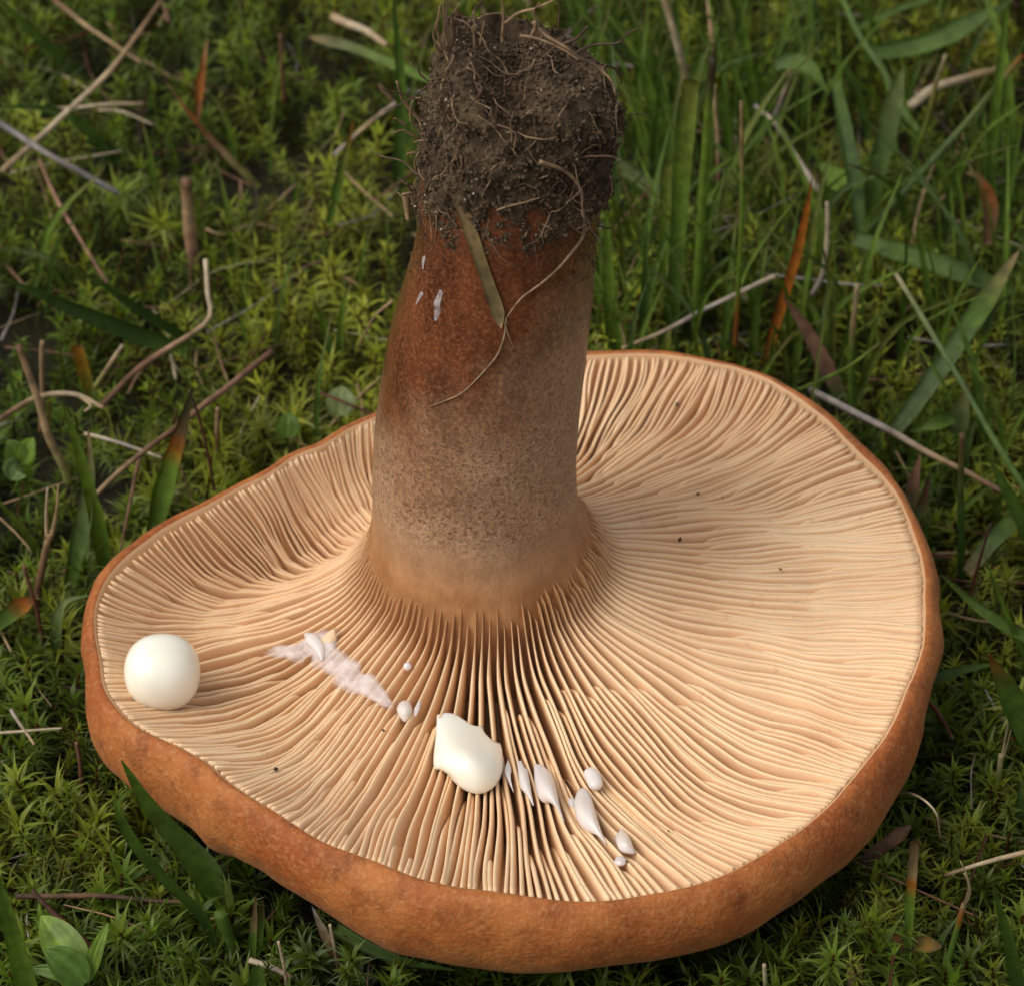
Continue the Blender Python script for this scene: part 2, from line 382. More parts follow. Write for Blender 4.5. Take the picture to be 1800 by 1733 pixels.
# gills: full ones from the stem, shorter ones between them towards the rim
NG = 112 * 4; SEG = 48
_w = np.cumsum(RT ** .7 * (1 - .22 * np.exp(-(((TH + math.pi / 2) / .6) ** 2)))); _w = np.concatenate([[0], _w / _w[-1]]); _t = np.append(TH, math.pi)
gl = []
for k in range(NG):
    t0 = float(np.interp((k + .5 + random.uniform(-.2, .2)) / NG, _w, _t))
    lev = 0 if k % 4 == 0 else 1 if k % 4 == 2 else 2
    u0 = -.035 + random.uniform(-.02, .012) if lev == 0 else random.uniform(.07, .34) if lev == 1 else random.uniform(.38, .86)
    if lev == 2 and random.random() < .12: u0 = random.uniform(.2, .4)
    n = max(10, int(SEG * (1 - u0)))
    u = np.linspace(0, 1, n) ** (1.0 if lev == 0 else 1.15); u = u0 + (.995 - u0) * u
    ph = random.uniform(0, 6.28); fq = random.uniform(5, 9)
    t = t0 + wave(u, t0) + .0045 * np.sin(fq * u + ph) * np.clip(u, 0, 1)
    e = Eb(u, t) + .012 * math.sin(ph) + .012 * np.sin(fq * 1.7 * u + 2 * ph)
    if lev: e = e - (.035 if lev == 1 else .05) * (1 - sstep(.5, 1.0, u)) * random.uniform(.2, 1.3)
    f = Eb(u, t) - Dep(u) * Dth(t0) - .03
    if lev:
        s = np.clip((u - u0) / random.uniform(.05, .20), 0, 1) ** random.uniform(.4, .8); e = f + (e - f) * (.08 + .92 * s)
    else: e = f + (e - f) * (.35 + .65 * sstep(u0, u0 + .05, u))
    e = np.maximum(e, f + .01)
    lean = .05 * np.sin(2 * t0 + .7 + 1.5 * u) + .035 * np.sin(6 * t0 - 4 * u) + random.uniform(-.02, .02)
    lean = lean * sstep(-.02, .15, u) * (1 - .6 * sstep(.7, 1, u))
    th = (.0150 + .004 * random.random()) * (1 + .25 * float(np.exp(-(((t0 + math.pi / 2) / .6) ** 2)))) * np.interp(u, [-.06, 0, .03, .14, .9, 1], [.10, .14, .32, 1, 1, 1.05])
    if lev: th = th * np.clip(.55 + (u - u0) * 6, 0, 1)
    V = []
    r = R0 + (Rf(t) - R0) * u
    c = np.stack([np.cos(t), np.sin(t), 0 * t], -1); sd = np.stack([-np.sin(t), np.cos(t), 0 * t], -1)
    tp = np.stack([CX + r * np.cos(t), CY + r * np.sin(t)], -1)
    wb = np.interp(u, [0, .3, 1], [1.0, .9, .35])
    sec = [(-1 - wb, 0.0, 0), (-1 - .45 * wb, .5, .35), (-1.0, .90, .9), (-.5, .99, 1), (.5, .99, 1), (1.0, .90, .9), (1 + .45 * wb, .5, .35), (1 + wb, 0.0, 0)]
    for (a, hgt, ln) in sec:
        off = a * th + lean * ln
        zz = f + (e - f) * hgt
        V.append(np.stack([tp[:, 0] + sd[:, 0] * off, tp[:, 1] + sd[:, 1] * off, ZR + zz], -1))
    V = np.stack(V, 1)
    F = grid_faces(n, len(sec)); F = [q[::-1] for q in F]
    F.append(tuple(range(len(sec)))); F.append(tuple((n - 1) * len(sec) + q for q in range(len(sec)))[::-1])
    gl.append((float(np.abs(np.diff(project(np.stack([tp[:, 0], tp[:, 1], ZR + e], -1))[1])).sum() + np.abs(np.diff(project(np.stack([tp[:, 0], tp[:, 1], ZR + e], -1))[0])).sum())
               - (900 if R_(62) < t0 < R_(118) else 0), V.reshape(-1, 3), F))
gl.sort(key=lambda g: -g[0]); rest = []
for k, (_, V, F) in enumerate(gl):
    if k < 300: link_mesh('gill', V, F, M['gill'], mush)
    else: rest.append((V, F))
V, F, o = [], [], 0
for v, f in rest: V.append(v); F += [tuple(i + o for i in q) for q in f]; o += len(v)
tag(link_mesh('short_gills', np.vstack(V), F, M['gill'], mush), kind='stuff')

# ------------------------------------------------------------------ stem
STEM = [(970,656,1028),(950,655,1020),(900,654,1015),(850,654,1013),(800,656,1014),(750,660,1015),(700,667,1020),(650,672,1027),(600,678,1035),(550,692,1041),(500,707,1046),
        (450,722,1050),(400,735,1052),(350,737,1055),(300,745,1058),(215,760,1055)]
st = []
for y, l, r in STEM:
    a, b = at_y(l, y, CY), at_y(r, y, CY); st.append((a[2], .5 * (a[0] + b[0]), .5 * (b[0] - a[0])))
st = np.array(st)
x0 = st[0][1]
fl = [(ZR - 1.2, x0 + .02, 1.95), (ZR - .75, x0 + .02, 1.72), (ZR - .40, x0 + .02, 1.54), (ZR - .12, x0 + .02, 1.40), (ZR + .10, x0 + .015, 1.315), (ZR + .30, x0 + .01, 1.265), (ZR + .48, x0, 1.235)]
st = np.array([f for f in fl] + [s for s in st.tolist() if s[0] > ZR + .6])
def stem_c(z): return np.interp(z, st[:, 0], st[:, 1])
def stem_r(z): return np.interp(z, st[:, 0], st[:, 2])
nz_, na_ = 110, 120
zs = np.linspace(st[0][0], st[-1][0], nz_); an = np.linspace(0, 2 * math.pi, na_, endpoint=False)
cxs, rs = stem_c(zs), stem_r(zs)
for _ in range(3):
    cxs[1:-1] = .25 * cxs[:-2] + .5 * cxs[1:-1] + .25 * cxs[2:]; rs[1:-1] = .25 * rs[:-2] + .5 * rs[1:-1] + .25 * rs[2:]
ZZ, AA = np.meshgrid(zs, an, indexing='ij')
q = np.stack([np.cos(AA) * 1.2, np.sin(AA) * 1.2, ZZ], -1)
dr = .028 * vnoise(q, 1.1, 31) + .010 * vnoise(q * [1, 1, .4], 4.0, 32)
# fine ribs where the gills run up the foot of the stem
dr = dr + .022 * np.sin(72 * AA + .8) * np.clip(1 - np.abs(ZZ - (ZR + .05)) / .45, 0, 1)
RR = rs[:, None] + dr
V = np.stack([cxs[:, None] + RR * np.cos(AA), CY + RR * np.sin(AA), ZZ], -1).reshape(-1, 3)
F = grid_faces(nz_, na_, True); F.append(tuple((nz_ - 1) * na_ + k for k in range(na_)))
stem = link_mesh('stem', V, F, M['stem'], mush, base=(x0, CY, ZR))
def on_stem(px, py, lift=.0, radius=None):
    d = ray(px, py); d = d / np.linalg.norm(d); f = radius or (lambda z, a: stem_r(z))
    for t in np.arange(27, 46, .012):
        p = CAM + d * t; z = p[2]
        if ZR - .2 < z < ZR + 10:
            x, y = p[0] - stem_c(z), p[1] - CY
            if math.hypot(x, y) < f(z, math.atan2(y, x)) + lift: return p
    return at_y(px, py, CY)

# ------------------------------------------------------------------ soil clinging to the foot of the stem (now on top)
SOIL = [(440,730,1056),(400,732,1056),(370,733,1056),(340,733,1064),(322,734,1074),(300,735,1078),(250,738,1084),(200,745,1088),(170,752,1086),(140,760,1080),(118,768,1066)]
sl = []
for y, l, r in SOIL:
    a, b = at_y(l, y, CY), at_y(r, y, CY); sl.append((a[2], .5 * (a[0] + b[0]), .5 * (b[0] - a[0])))
sl = np.array(sl); ztop = sl[-1][0]
nzs, nas = 120, 170
zs2 = np.linspace(sl[0][0] - .1, ztop, nzs); an2 = np.linspace(0, 2 * math.pi, nas, endpoint=False)
ZZ, AA = np.meshgrid(zs2, an2, indexing='ij')
cs = np.interp(zs2, sl[:, 0], sl[:, 1])[:, None]; rs2 = np.interp(zs2, sl[:, 0], sl[:, 2])[:, None]
# lower edge of the soil: ragged, higher at the front left, lower at the sides
zb = at_y(880, 335, CY)[2]; zlow = at_y(880, 385, CY)[2]
edge = np.where(np.cos(AA + math.pi / 2) > 0, zb, zlow) + 0 * AA
edge = zb + (zlow - zb) * (np.cos(AA) ** 2) + .26 * vnoise(np.stack([2.2 * np.cos(AA), 2.2 * np.sin(AA), 0 * AA], -1), 1, 41) + .16 * vnoise(np.stack([6 * np.cos(AA), 6 * np.sin(AA), 0 * AA], -1), 1, 141)
rs2 = np.where(ZZ < edge, stem_r(ZZ) - .12, rs2)
fade = sstep(-.15, .55, ZZ - edge)
q = np.stack([np.cos(AA) * 1.1, np.sin(AA) * 1.1, ZZ], -1)
dr = (.085 * vnoise(q, 1.7, 42) + .065 * vnoise(q, 4.2, 43) + .05 * vnoise(q, 9.5, 44) + .04 * vnoise(q, 19, 45)) * (.35 + .65 * fade)
base_r = np.where(fade < .6, lerp(stem_r(ZZ) - .10, rs2, np.clip(fade / .6, 0, 1)), rs2)
RR = base_r + dr - .03
V = np.stack([cs + RR * np.cos(AA), CY + RR * np.sin(AA), ZZ + .05 * vnoise(q, 5, 46)], -1).reshape(-1, 3)
# top: rings closing inward with a lumpy crown
V[:, 2] -= (.20 * np.clip(V[:, 0] - sl[-1][1], -.5, 2)) * sstep(.8, 0, ztop - V[:, 2])
top = []; rt = RR[-1]
for j, s in enumerate(np.linspace(.93, .04, 14)):
    x = cs[-1] + rt * s * np.cos(an2); y = CY + rt * s * np.sin(an2); q2 = np.stack([x, y, 0 * x + 7], -1)
    z = ztop + .06 * (1 - s) - .20 * np.clip(x - sl[-1][1], -.5, 2) + .16 * vnoise(q2, 1.8, 47) + .09 * vnoise(q2, 5, 48) + .04 * vnoise(q2, 12, 49)
    z = z - .30 * np.exp(-((x - at_y(905, 60, CY)[0]) / .22) ** 2)
    z = z + .22 * np.clip((at_y(840, 60, CY)[0] - x) / .35, 0, 1) * np.clip((x - at_y(765, 60, CY)[0]) / .12, 0, 1)
    top.append(np.stack([x, y, z], -1))
V = np.vstack([V] + top)
F = grid_faces(nzs + 14, nas, True); F.append(tuple((nzs + 13) * nas + k for k in range(nas)))
soil = link_mesh('soil_clump', V, F, M['soil'], mush)
SV = V.copy(); SN = unit(np.stack([SV[:, 0] - stem_c(SV[:, 2]), SV[:, 1] - CY, np.where(np.arange(len(SV)) >= nzs * nas, 1.2, 0)], -1))
SOK = np.concatenate([(fade > .45).ravel(), np.ones(14 * nas, bool)])
idx = np.nonzero(SOK)[0]
def soil_r(z, a):
    return float(np.interp(z, sl[:, 0], sl[:, 2])) + .02
GW = np.where(idx >= nzs * nas, 4.5 * (1 - (idx - nzs * nas) / (14.0 * nas)), 1.0); GW = GW / GW.sum()
OCT = np.array([(1, 0, 0), (-1, 0, 0), (0, 1, 0), (0, -1, 0), (0, 0, 1), (0, 0, -1)], float)
OF = np.array([(0, 2, 4), (2, 1, 4), (1, 3, 4), (3, 0, 4), (2, 0, 5), (1, 2, 5), (3, 1, 5), (0, 3, 5)])
def grains(n, lo, hi, sink=.2):
    pick = RNG.choice(idx, n, p=GW); Vs, Fs = [], []
    for i, p in enumerate(pick):
        s = lo + (hi - lo) * RNG.random() ** 2
        A_, _ = np.linalg.qr(RNG.normal(size=(3, 3)))
        o = OCT * RNG.uniform(.6, 1.2, (6, 1)) * s @ A_
        Vs.append(SV[p] + SN[p] * s * (1 - sink) + RNG.normal(size=3) * .01 + o); Fs.append(OF + 6 * i)
    return np.vstack(Vs), np.vstack(Fs)
V, F = grains(13000, .007, .032); Vs, Fs = [V], [F]
for k in range(900):                        # crumbs and dirt trailing down the stem below the clump
    a = RNG.uniform(0, 6.283); z = zb + .15 - abs(RNG.normal(0, .42)) - .25 * math.cos(a) ** 2; s = RNG.uniform(.005, .024)
    rr_ = float(stem_r(z)); A_, _ = np.linalg.qr(RNG.normal(size=(3, 3)))
    Vs.append(np.array([stem_c(z) + rr_ * math.cos(a), CY + rr_ * math.sin(a), z]) + OCT * RNG.uniform(.6, 1.2, (6, 1)) * s @ A_); Fs.append(OF + len(V) + 6 * k)
tag(link_mesh('soil_crumbs', np.vstack(Vs), np.vstack(Fs), M['crumb'], soil, smooth=False), kind='stuff')
V, F = grains(170, .010, .026, .2); tag(link_mesh('sand_grains', V, F, M['quartz'], soil), kind='stuff')

# rootlets: some hug the clump, some stick out, the traced ones stand against the background
def rootlet(P, rad, mat='root', n=18):
    P = spline(P, n); P = P + np.stack([vnoise(P, 4, 51), vnoise(P, 4, 52), vnoise(P, 4, 53)], -1) * .018
    V, F = tube(P, np.linspace(rad, rad * .45, n), 5); return link_mesh('rootlet', V, F, M[mat], soil)
for k in range(210):
    p = RNG.choice(idx); pos = SV[p].copy(); nrm = SN[p]; d = unit(np.cross(nrm, RNG.normal(size=3))); pts = []
    if k % 2: d = unit(d + np.array([0, 0, 1.2]))
    out = k % 6 == 0
    for j in range(6):
        pts.append(pos + nrm * (.025 + (.06 * j if out else .01 * RNG.normal())))
        d = unit(d + RNG.normal(size=3) * .35); pos = pos + d * RNG.uniform(.05, .17)
        i2 = np.argmin(((SV - pos) ** 2).sum(1)); 
        if not out: pos = lerp(pos, SV[i2], .85); nrm = SN[i2]
    rootlet(pts, RNG.uniform(.005, .013) * (1.5 if k % 9 == 0 else 1), 'root' if k % 3 else 'rootdark', 14)
TR = [([(786,85),(783,45),(780,0),(778,-20)],6,0), ([(800,80),(795,40),(806,5)],5,0), ([(776,90),(770,50),(775,12)],6,0), ([(790,90),(800,60),(796,20)],8,1), ([(770,100),(764,70),(768,38)],5,0),
      ([(885,75),(884,40),(881,-10)],6,0), ([(886,42),(910,24),(945,14),(985,-5)],7,0), ([(930,72),(945,40),(940,20),(950,5)],7,0), ([(938,38),(960,66),(1000,90),(1050,118),(1075,140),(1084,170)],8,0),
      ([(915,62),(950,72),(985,88),(1020,105)],7,0), ([(985,82),(1015,68),(1032,46)],8,1), ([(1005,98),(1045,80),(1085,76),(1100,62),(1122,50)],6,1), ([(745,222),(722,196),(706,172),(697,143)],9,0),
      ([(745,248),(722,238),(705,232),(690,236)],7,0), ([(742,225),(722,215),(728,176),(740,172)],5,0), ([(712,222),(700,214),(692,209)],6,0), ([(745,270),(730,266),(715,268)],9,0), ([(748,310),(735,300),(730,280),(736,265)],6,0),
      ([(740,340),(720,345),(700,341)],7,0), ([(738,352),(722,338),(702,345)],7,0), ([(735,356),(718,330),(716,322)],6,1), ([(712,340),(713,365),(716,387)],17,0), ([(1058,330),(1052,370),(1048,395)],6,1),
      ([(1085,200),(1096,195),(1105,188)],6,1), ([(1050,395),(1066,402),(1078,398)],4,1), ([(835,85),(834,55),(833,20)],5,0), ([(845,78),(848,58),(850,36)],5,0)]
for pts, wpx, dk in TR:
    P = [at_y(x, y, CY - (.25 if 760 < x < 1040 else 0) - .05 * i) for i, (x, y) in enumerate(pts)]
    rootlet(P, px2cm(wpx, P[0]) / 2, 'rootdark' if dk else 'root', 20)
def on_face(pts, rad, lift, radius=None, mat='root'):
    return rootlet([on_stem(x, y, lift, radius) for x, y in pts], rad, mat, 40)
on_face([(950,285),(985,300),(1010,318),(1022,345),(1026,370)], .026, .03, soil_r)
on_face([(1026,370),(1006,378),(1005,395),(1022,408),(1034,400),(1036,385),(1028,372)], .012, .06, None)
lf = on_face([(1030,395),(1015,432),(960,490),(915,525),(888,560)], .020, .05)
on_face([(888,560),(884,600),(868,635),(830,675),(795,700),(755,716)], .014, .04)
on_face([(885,568),(892,590),(901,612)], .010, .05)
on_face([(760,340),(757,385),(758,425)], .012, .03); on_face([(765,345),(768,390),(762,430)], .010, .04)


# ------------------------------------------------------------------ milk on the gills
def on_gills(px, py, lift=0.0):
    z = ZR - .2
    for _ in range(14):
        p = at_z(px, py, z); dx, dy = p[0] - CX, p[1] - CY; t = math.atan2(dy, dx)
        u = (math.hypot(dx, dy) - R0) / (float(Rf(t)) - R0); z = .5 * z + .5 * (ZR + float(Eb(u, t)) + lift)
    return at_z(px, py, z)
def blob(P, rad, sides=24, n=44, flat=1.0):
    """closed rounded body along P with the radii rad (cm), pinched to points at both ends"""
    C = spline(P, n); L = np.concatenate([[0], np.cumsum(np.linalg.norm(np.diff(C, axis=0), axis=1))]); L /= L[-1]
    P0 = np.asarray(P, float); lp = np.concatenate([[0], np.cumsum(np.linalg.norm(np.diff(P0, axis=0), axis=1))]); lp /= lp[-1]
    r = np.interp(L, lp, rad)
    for _ in range(4): r[1:-1] = .25 * r[:-2] + .5 * r[1:-1] + .25 * r[2:]
    tot = np.linalg.norm(np.diff(C, axis=0), axis=1).sum()
    for e_, q in ((0, L), (1, 1 - L)):
        cl_ = min(.45, max(rad[0 if e_ == 0 else -1] * 1.0, 1e-4) / tot); r = r * np.sqrt(np.clip(1 - (1 - np.clip(q / cl_, 0, 1)) ** 2, 1e-4, 1))
    V, F = tube(C, r, sides); V = V.copy()
    V[:, 2] = C[:, 2].repeat(sides) + (V[:, 2] - C[:, 2].repeat(sides)) * flat
    return V, F
def merge(parts):
    V, F, o = [], [], 0
    for v, f in parts: V.append(v); F += [tuple(i + o for i in q) for q in f]; o += len(v)
    return np.vstack(V), F
def sphere(c, r, sq=2.0, fl=1.0, n=40):
    ph = np.linspace(1e-3, math.pi - 1e-3, n // 2 + 1); th = np.linspace(0, 2 * math.pi, n, endpoint=False); A_, B_ = np.meshgrid(ph, th, indexing='ij')
    d = np.stack([np.sin(A_) * np.cos(B_), np.sin(A_) * np.sin(B_), np.cos(A_)], -1).reshape(-1, 3)
    k = (np.abs(d) ** sq).sum(1) ** (-1 / sq); d = d * k[:, None]; d[:, 2] *= fl
    return np.asarray(c) + d * r, [q[::-1] for q in grid_faces(n // 2 + 1, n, True)]
def drop(label, pts, rad, lift, mat='milkw', flat=.8, extra=()):
    P = [on_gills(x, y, lift) for x, y in pts]; V, F = merge([blob(P, [px2cm(r, P[0]) for r in rad], flat=flat)] + list(extra))
    return tag(link_mesh('milk_drop', V, F, M[mat]), label, 'milk drop', 'drops of milk on the gills')

c = on_gills(286, 1180, .31); r = px2cm(66.5, c)
V, F = sphere(c, r, 2.25, .96, 56)
V = V + unit(V - c) * (.022 * vnoise(V, 2.0, 61))[:, None]; V[:, 2] -= .03 * np.clip((c[2] - V[:, 2]) / r, 0, 1)
tag(link_mesh('milk_drop', V, F, M['milk']), 'large round cream milk drop beside the notched edge of the cap', 'milk drop', 'drops of milk on the gills')
def tail(pts, rad, lift=.05):
    P = [on_gills(x, y, lift) for x, y in pts]; return blob(P, [px2cm(q, P[0]) for q in rad], 10, 12)
def puff(label, outline, H, mat='milkw', n=72, rings=11, sink=.05, wet=.012):
    """a drop spread over the gills: its wet outline lies on their edges, its body swells up and forwards by H (cm, top end to bottom end)"""
    pts = [on_gills(x, y, .0) for x, y in outline]; pts.append(pts[0]); B = spline(np.array(pts), n + 1)[:n]
    zb_ = np.array([project(b)[1] for b in B]); c_ = B.mean(0); up = unit(unit(CAM - c_) + np.array([0, 0, .25]))
    t = (zb_ - zb_.min()) / (zb_.max() - zb_.min()); V = []
    Hs = np.interp(np.linspace(0, 1, 61), np.linspace(0, 1, len(H)), H)
    for _ in range(60): Hs[1:-1] = .25 * Hs[:-2] + .5 * Hs[1:-1] + .25 * Hs[2:]
    low = c_ + (B - c_)[np.argsort(t)[int(n * .55):]].mean(0) * .35; Bk = B.copy(); tk = t.copy()
    for k in range(rings):
        a_ = math.pi / 2 * k / (rings - 1); s = max(math.cos(a_), .02)
        if k:
            for _ in range(2 + 3 * k): Bk = .25 * np.roll(Bk, 1, 0) + .5 * Bk + .25 * np.roll(Bk, -1, 0); tk = .25 * np.roll(tk, 1) + .5 * tk + .25 * np.roll(tk, -1)
        Hm = np.interp(lerp(tk, .62, 1 - s), np.linspace(0, 1, 61), Hs)
        P_ = lerp(low, Bk, s) + up * (Hm * math.sin(a_))[:, None]
        V.append(P_ + up * (wet * vnoise(P_, 4, 91) * math.sin(a_))[:, None])
    V = np.vstack([lerp(low, B, .96) - up * sink] + V); F = grid_faces(rings + 1, n, True); F.append(tuple(rings * n + q for q in range(n))); F.append(tuple(range(n))[::-1])
    return tag(link_mesh('milk_drop', V, F, M[mat]), label, 'milk drop', 'drops of milk on the gills')
puff('biggest pear-shaped cream milk drop hanging on the dark front gills',
     [(768,1256),(784,1252),(800,1255),(818,1266),(832,1276),(846,1275),(852,1288),(866,1303),(879,1306),(884,1328),(884,1352),(876,1374),(862,1388),(843,1395),(822,1391),(802,1378),(786,1360),(773,1352),(763,1350),(762,1325),(766,1292)],
     [.06, .14, .26, .40, .42, .34], 'milk', 96, 16)
V, F = sphere(on_gills(716, 1171, .03), px2cm(7.5, c), n=20)
tag(link_mesh('milk_drop', V, F, M['milkw']), 'tiny round white milk drop nearest below the foot of the stem', 'milk drop', 'drops of milk on the gills')
puff('small rounded white milk drop at the lower end of the milk smear', [(702,1234),(711,1230),(720,1233),(725,1244),(723,1256),(712,1268),(702,1259),(697,1246)], [.09,.13,.12,.05])
puff('thin white milk sliver close beside the biggest milk drop', [(893,1334),(899,1352),(897,1366),(903,1392),(893,1372),(887,1354)], [.02,.06,.05])
puff('flat tapering white milk drop stretched between two front gills', [(909,1340),(916,1336),(921,1348),(927,1352),(931,1372),(934,1390),(938,1416),(928,1400),(915,1384),(911,1362)], [.04,.09,.09,.03])
puff('plump white milk drop with a thin tail, between the flat one and the leaf-shaped one', [(939,1342),(952,1343),(960,1350),(968,1358),(976,1376),(981,1398),(985,1420),(992,1444),(980,1424),(971,1411),(958,1411),(947,1402),(941,1384),(939,1362)], [.06,.16,.20,.12,.02])
puff('long leaf-shaped white milk drop ending in a point', [(1016,1388),(1024,1384),(1034,1390),(1042,1408),(1049,1432),(1056,1456),(1066,1484),(1053,1470),(1040,1464),(1027,1457),(1014,1440),(1009,1418),(1011,1400)], [.08,.17,.19,.12,.02])
drop('small oval white milk drop uppermost in the row by the rim', [(1034,1350),(1038,1358),(1043,1368),(1047,1378),(1050,1386)], [11, 13, 14, 13, 11], .05)
puff('white milk drop with a pointed top at the rim end of the row', [(1091,1455),(1097,1460),(1106,1470),(1112,1484),(1116,1499),(1104,1500),(1090,1495),(1083,1482),(1081,1470),(1086,1464)], [.05,.15,.17,.10])
puff('tiny white milk drop lowest of all, closest to the front rim', [(1082,1508),(1088,1503),(1099,1507),(1102,1515),(1095,1521),(1085,1521),(1079,1515)], [.05,.08,.06])
drop('tiny translucent milk drop sunk between gills beside the leaf-shaped drop', [(1003,1402),(1005,1410),(1007,1419)], [4, 7, 4], -.02)
drop('narrow white milk streak lying along a gill beside the small rounded drop', [(738,1232),(733,1246),(730,1258)], [2, 5, 2], .02)

# the smear where gills were broken: a skin of milk draped over their edges
SM = [((463,1152),9),((490,1147),20),((520,1143),28),((553,1140),36),((585,1165),34),((612,1185),30),((640,1203),27),((660,1222),19),((680,1238),12),((694,1250),4)]
cl = spline([on_gills(x, y) for (x, y), _ in SM], 70); wd = np.interp(np.linspace(0, 1, 70), np.linspace(0, 1, len(SM)), [w_ for _, w_ in SM])
tg = unit(np.gradient(cl, axis=0)); sd = unit(np.cross(tg, [0, 0, 1.0])); V, fade_ = [], []
for i in range(70):
    for j in range(19):
        s = (j - 9) / 9; wv = px2cm(wd[i], cl[i]) * (1 + .55 * vnoise(np.array([[i * .22, 3.3 * np.sign(s), 0]]), 1, 64)[0])
        p = cl[i] + sd[i] * s * wv; dx, dy = p[0] - CX, p[1] - CY; t = math.atan2(dy, dx); u = (math.hypot(dx, dy) - R0) / (float(Rf(t)) - R0)
        h = .028 * (1 - s * s) * (1 + .5 * vnoise(np.array([p]), 5, 62)[0]) + .008 * vnoise(np.array([p]), 11, 63)[0]
        V.append((p[0], p[1], ZR + float(Eb(u, t)) + .012 + h)); fade_.append(min(1, 2.2 * (1 - abs(s))) * min(1, i / 6) * min(1, (69 - i) / 5))
tag(link_mesh('milk_smear', V, grid_faces(70, 19), M['film'], attrs={'fade': fade_}), 'pinkish white smear of milk across broken gills', 'milk smear')
V, F = blob([on_gills(x, y, .06) for x, y in [(536,1113),(548,1122),(562,1140),(566,1160)]], [px2cm(q, c) for q in (3, 13, 11, 2)], flat=.7)
tag(link_mesh('milk_drop', V, F, M['milkw']), 'glossy thick bead of milk at the top of the smear', 'milk drop', 'drops of milk on the gills')
def flap(quad, lifts, bend):
    a, b, c_, d = [on_gills(x, y, l) for (x, y), l in zip(quad, lifts)]; V = []
    for i in range(8):
        for j in range(5):
            s, t = i / 7, j / 4; p = lerp(lerp(a, b, s), lerp(d, c_, s), t); V.append(p + np.array([0, 0, 1]) * bend * math.sin(math.pi * s) + .012 * vnoise(np.array([p]), 7, 66))
    V = np.array(V); F = grid_faces(8, 5); lo = V - [0, 0, .014]; n = len(V)
    F = F + [tuple(i + n for i in f[::-1]) for f in F]
    ed = [i * 5 for i in range(8)] + [35 + j for j in range(1, 5)] + [i * 5 + 4 for i in range(6, -1, -1)] + [j for j in range(3, 0, -1)]
    F += [(ed[k], ed[(k + 1) % len(ed)], ed[(k + 1) % len(ed)] + n, ed[k] + n) for k in range(len(ed))]
    return link_mesh('torn_gill', np.vstack([V, lo]), F, M['gill'], mush)
flap([(556,1132),(590,1101),(592,1122),(570,1142)], [.02, .10, .02, .0], .03)
# mostly wet highlights, with some milk, put on the stem as pale film shapes
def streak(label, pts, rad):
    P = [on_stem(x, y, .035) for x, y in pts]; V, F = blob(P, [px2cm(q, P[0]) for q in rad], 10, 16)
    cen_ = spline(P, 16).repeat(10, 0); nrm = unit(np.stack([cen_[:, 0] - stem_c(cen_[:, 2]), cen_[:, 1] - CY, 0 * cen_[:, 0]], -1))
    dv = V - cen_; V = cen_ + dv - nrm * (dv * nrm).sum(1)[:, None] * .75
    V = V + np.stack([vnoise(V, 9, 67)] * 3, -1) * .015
    tag(link_mesh('milky_highlight', V, F, M['film'], attrs={'fade': np.full(len(V), .5)}), label, 'milk streak', 'milky wet highlights on the stem')
streak('upper small milky wet highlight on the red side of the stem', [(746,452),(743,462),(744,474)], [3, 6, 2])
streak('long milky wet highlight running down the red side of the stem', [(776,510),(770,530),(768,548),(764,566)], [5, 7, 9, 2])
streak('thin milky wet highlight left of the long one on the stem', [(742,516),(736,524),(731,536)], [4, 4, 1])

# dirt specks on the gills
SPK = ['dark dirt speck on the back gills nearest the far rim', 'dark dirt speck on the gills level with the foot of the stem, nearest it', 'dark dirt speck farther out on the gills level with the foot of the stem',
       'tiny black dirt dot between the milk smear and the biggest milk drop', 'reddish dirt speck where gills fork close to the thick front rim', 'dirt speck on the back gills, below the one nearest the far rim',
       'tiny black dirt dot touching the lowest milk drop', 'tiny dirt dot on bare gills past the end of the milk drop row', 'faint dirt dot close by another speck on the back gills', 'black dirt dot sitting on the leaf-shaped milk drop']
for i, (x, y, s) in enumerate([(1190,711,6),(1195,948,5),(1372,1000,4),(674,1283,4),(485,1351,7),(1227,868,5),(1102,1514,4),(1175,1460,3),(1270,874,3),(1033,1440,3)]):
    p = on_gills(x, y, .02); A_, _ = np.linalg.qr(RNG.normal(size=(3, 3)))
    V = p + (OCT * [1.5, 1, .8] * px2cm(s * .75, p)) @ A_
    tag(link_mesh('dirt_speck', V, [tuple(f) for f in OF], M['speck']), SPK[i], 'dirt speck', 'dirt specks on the gills')

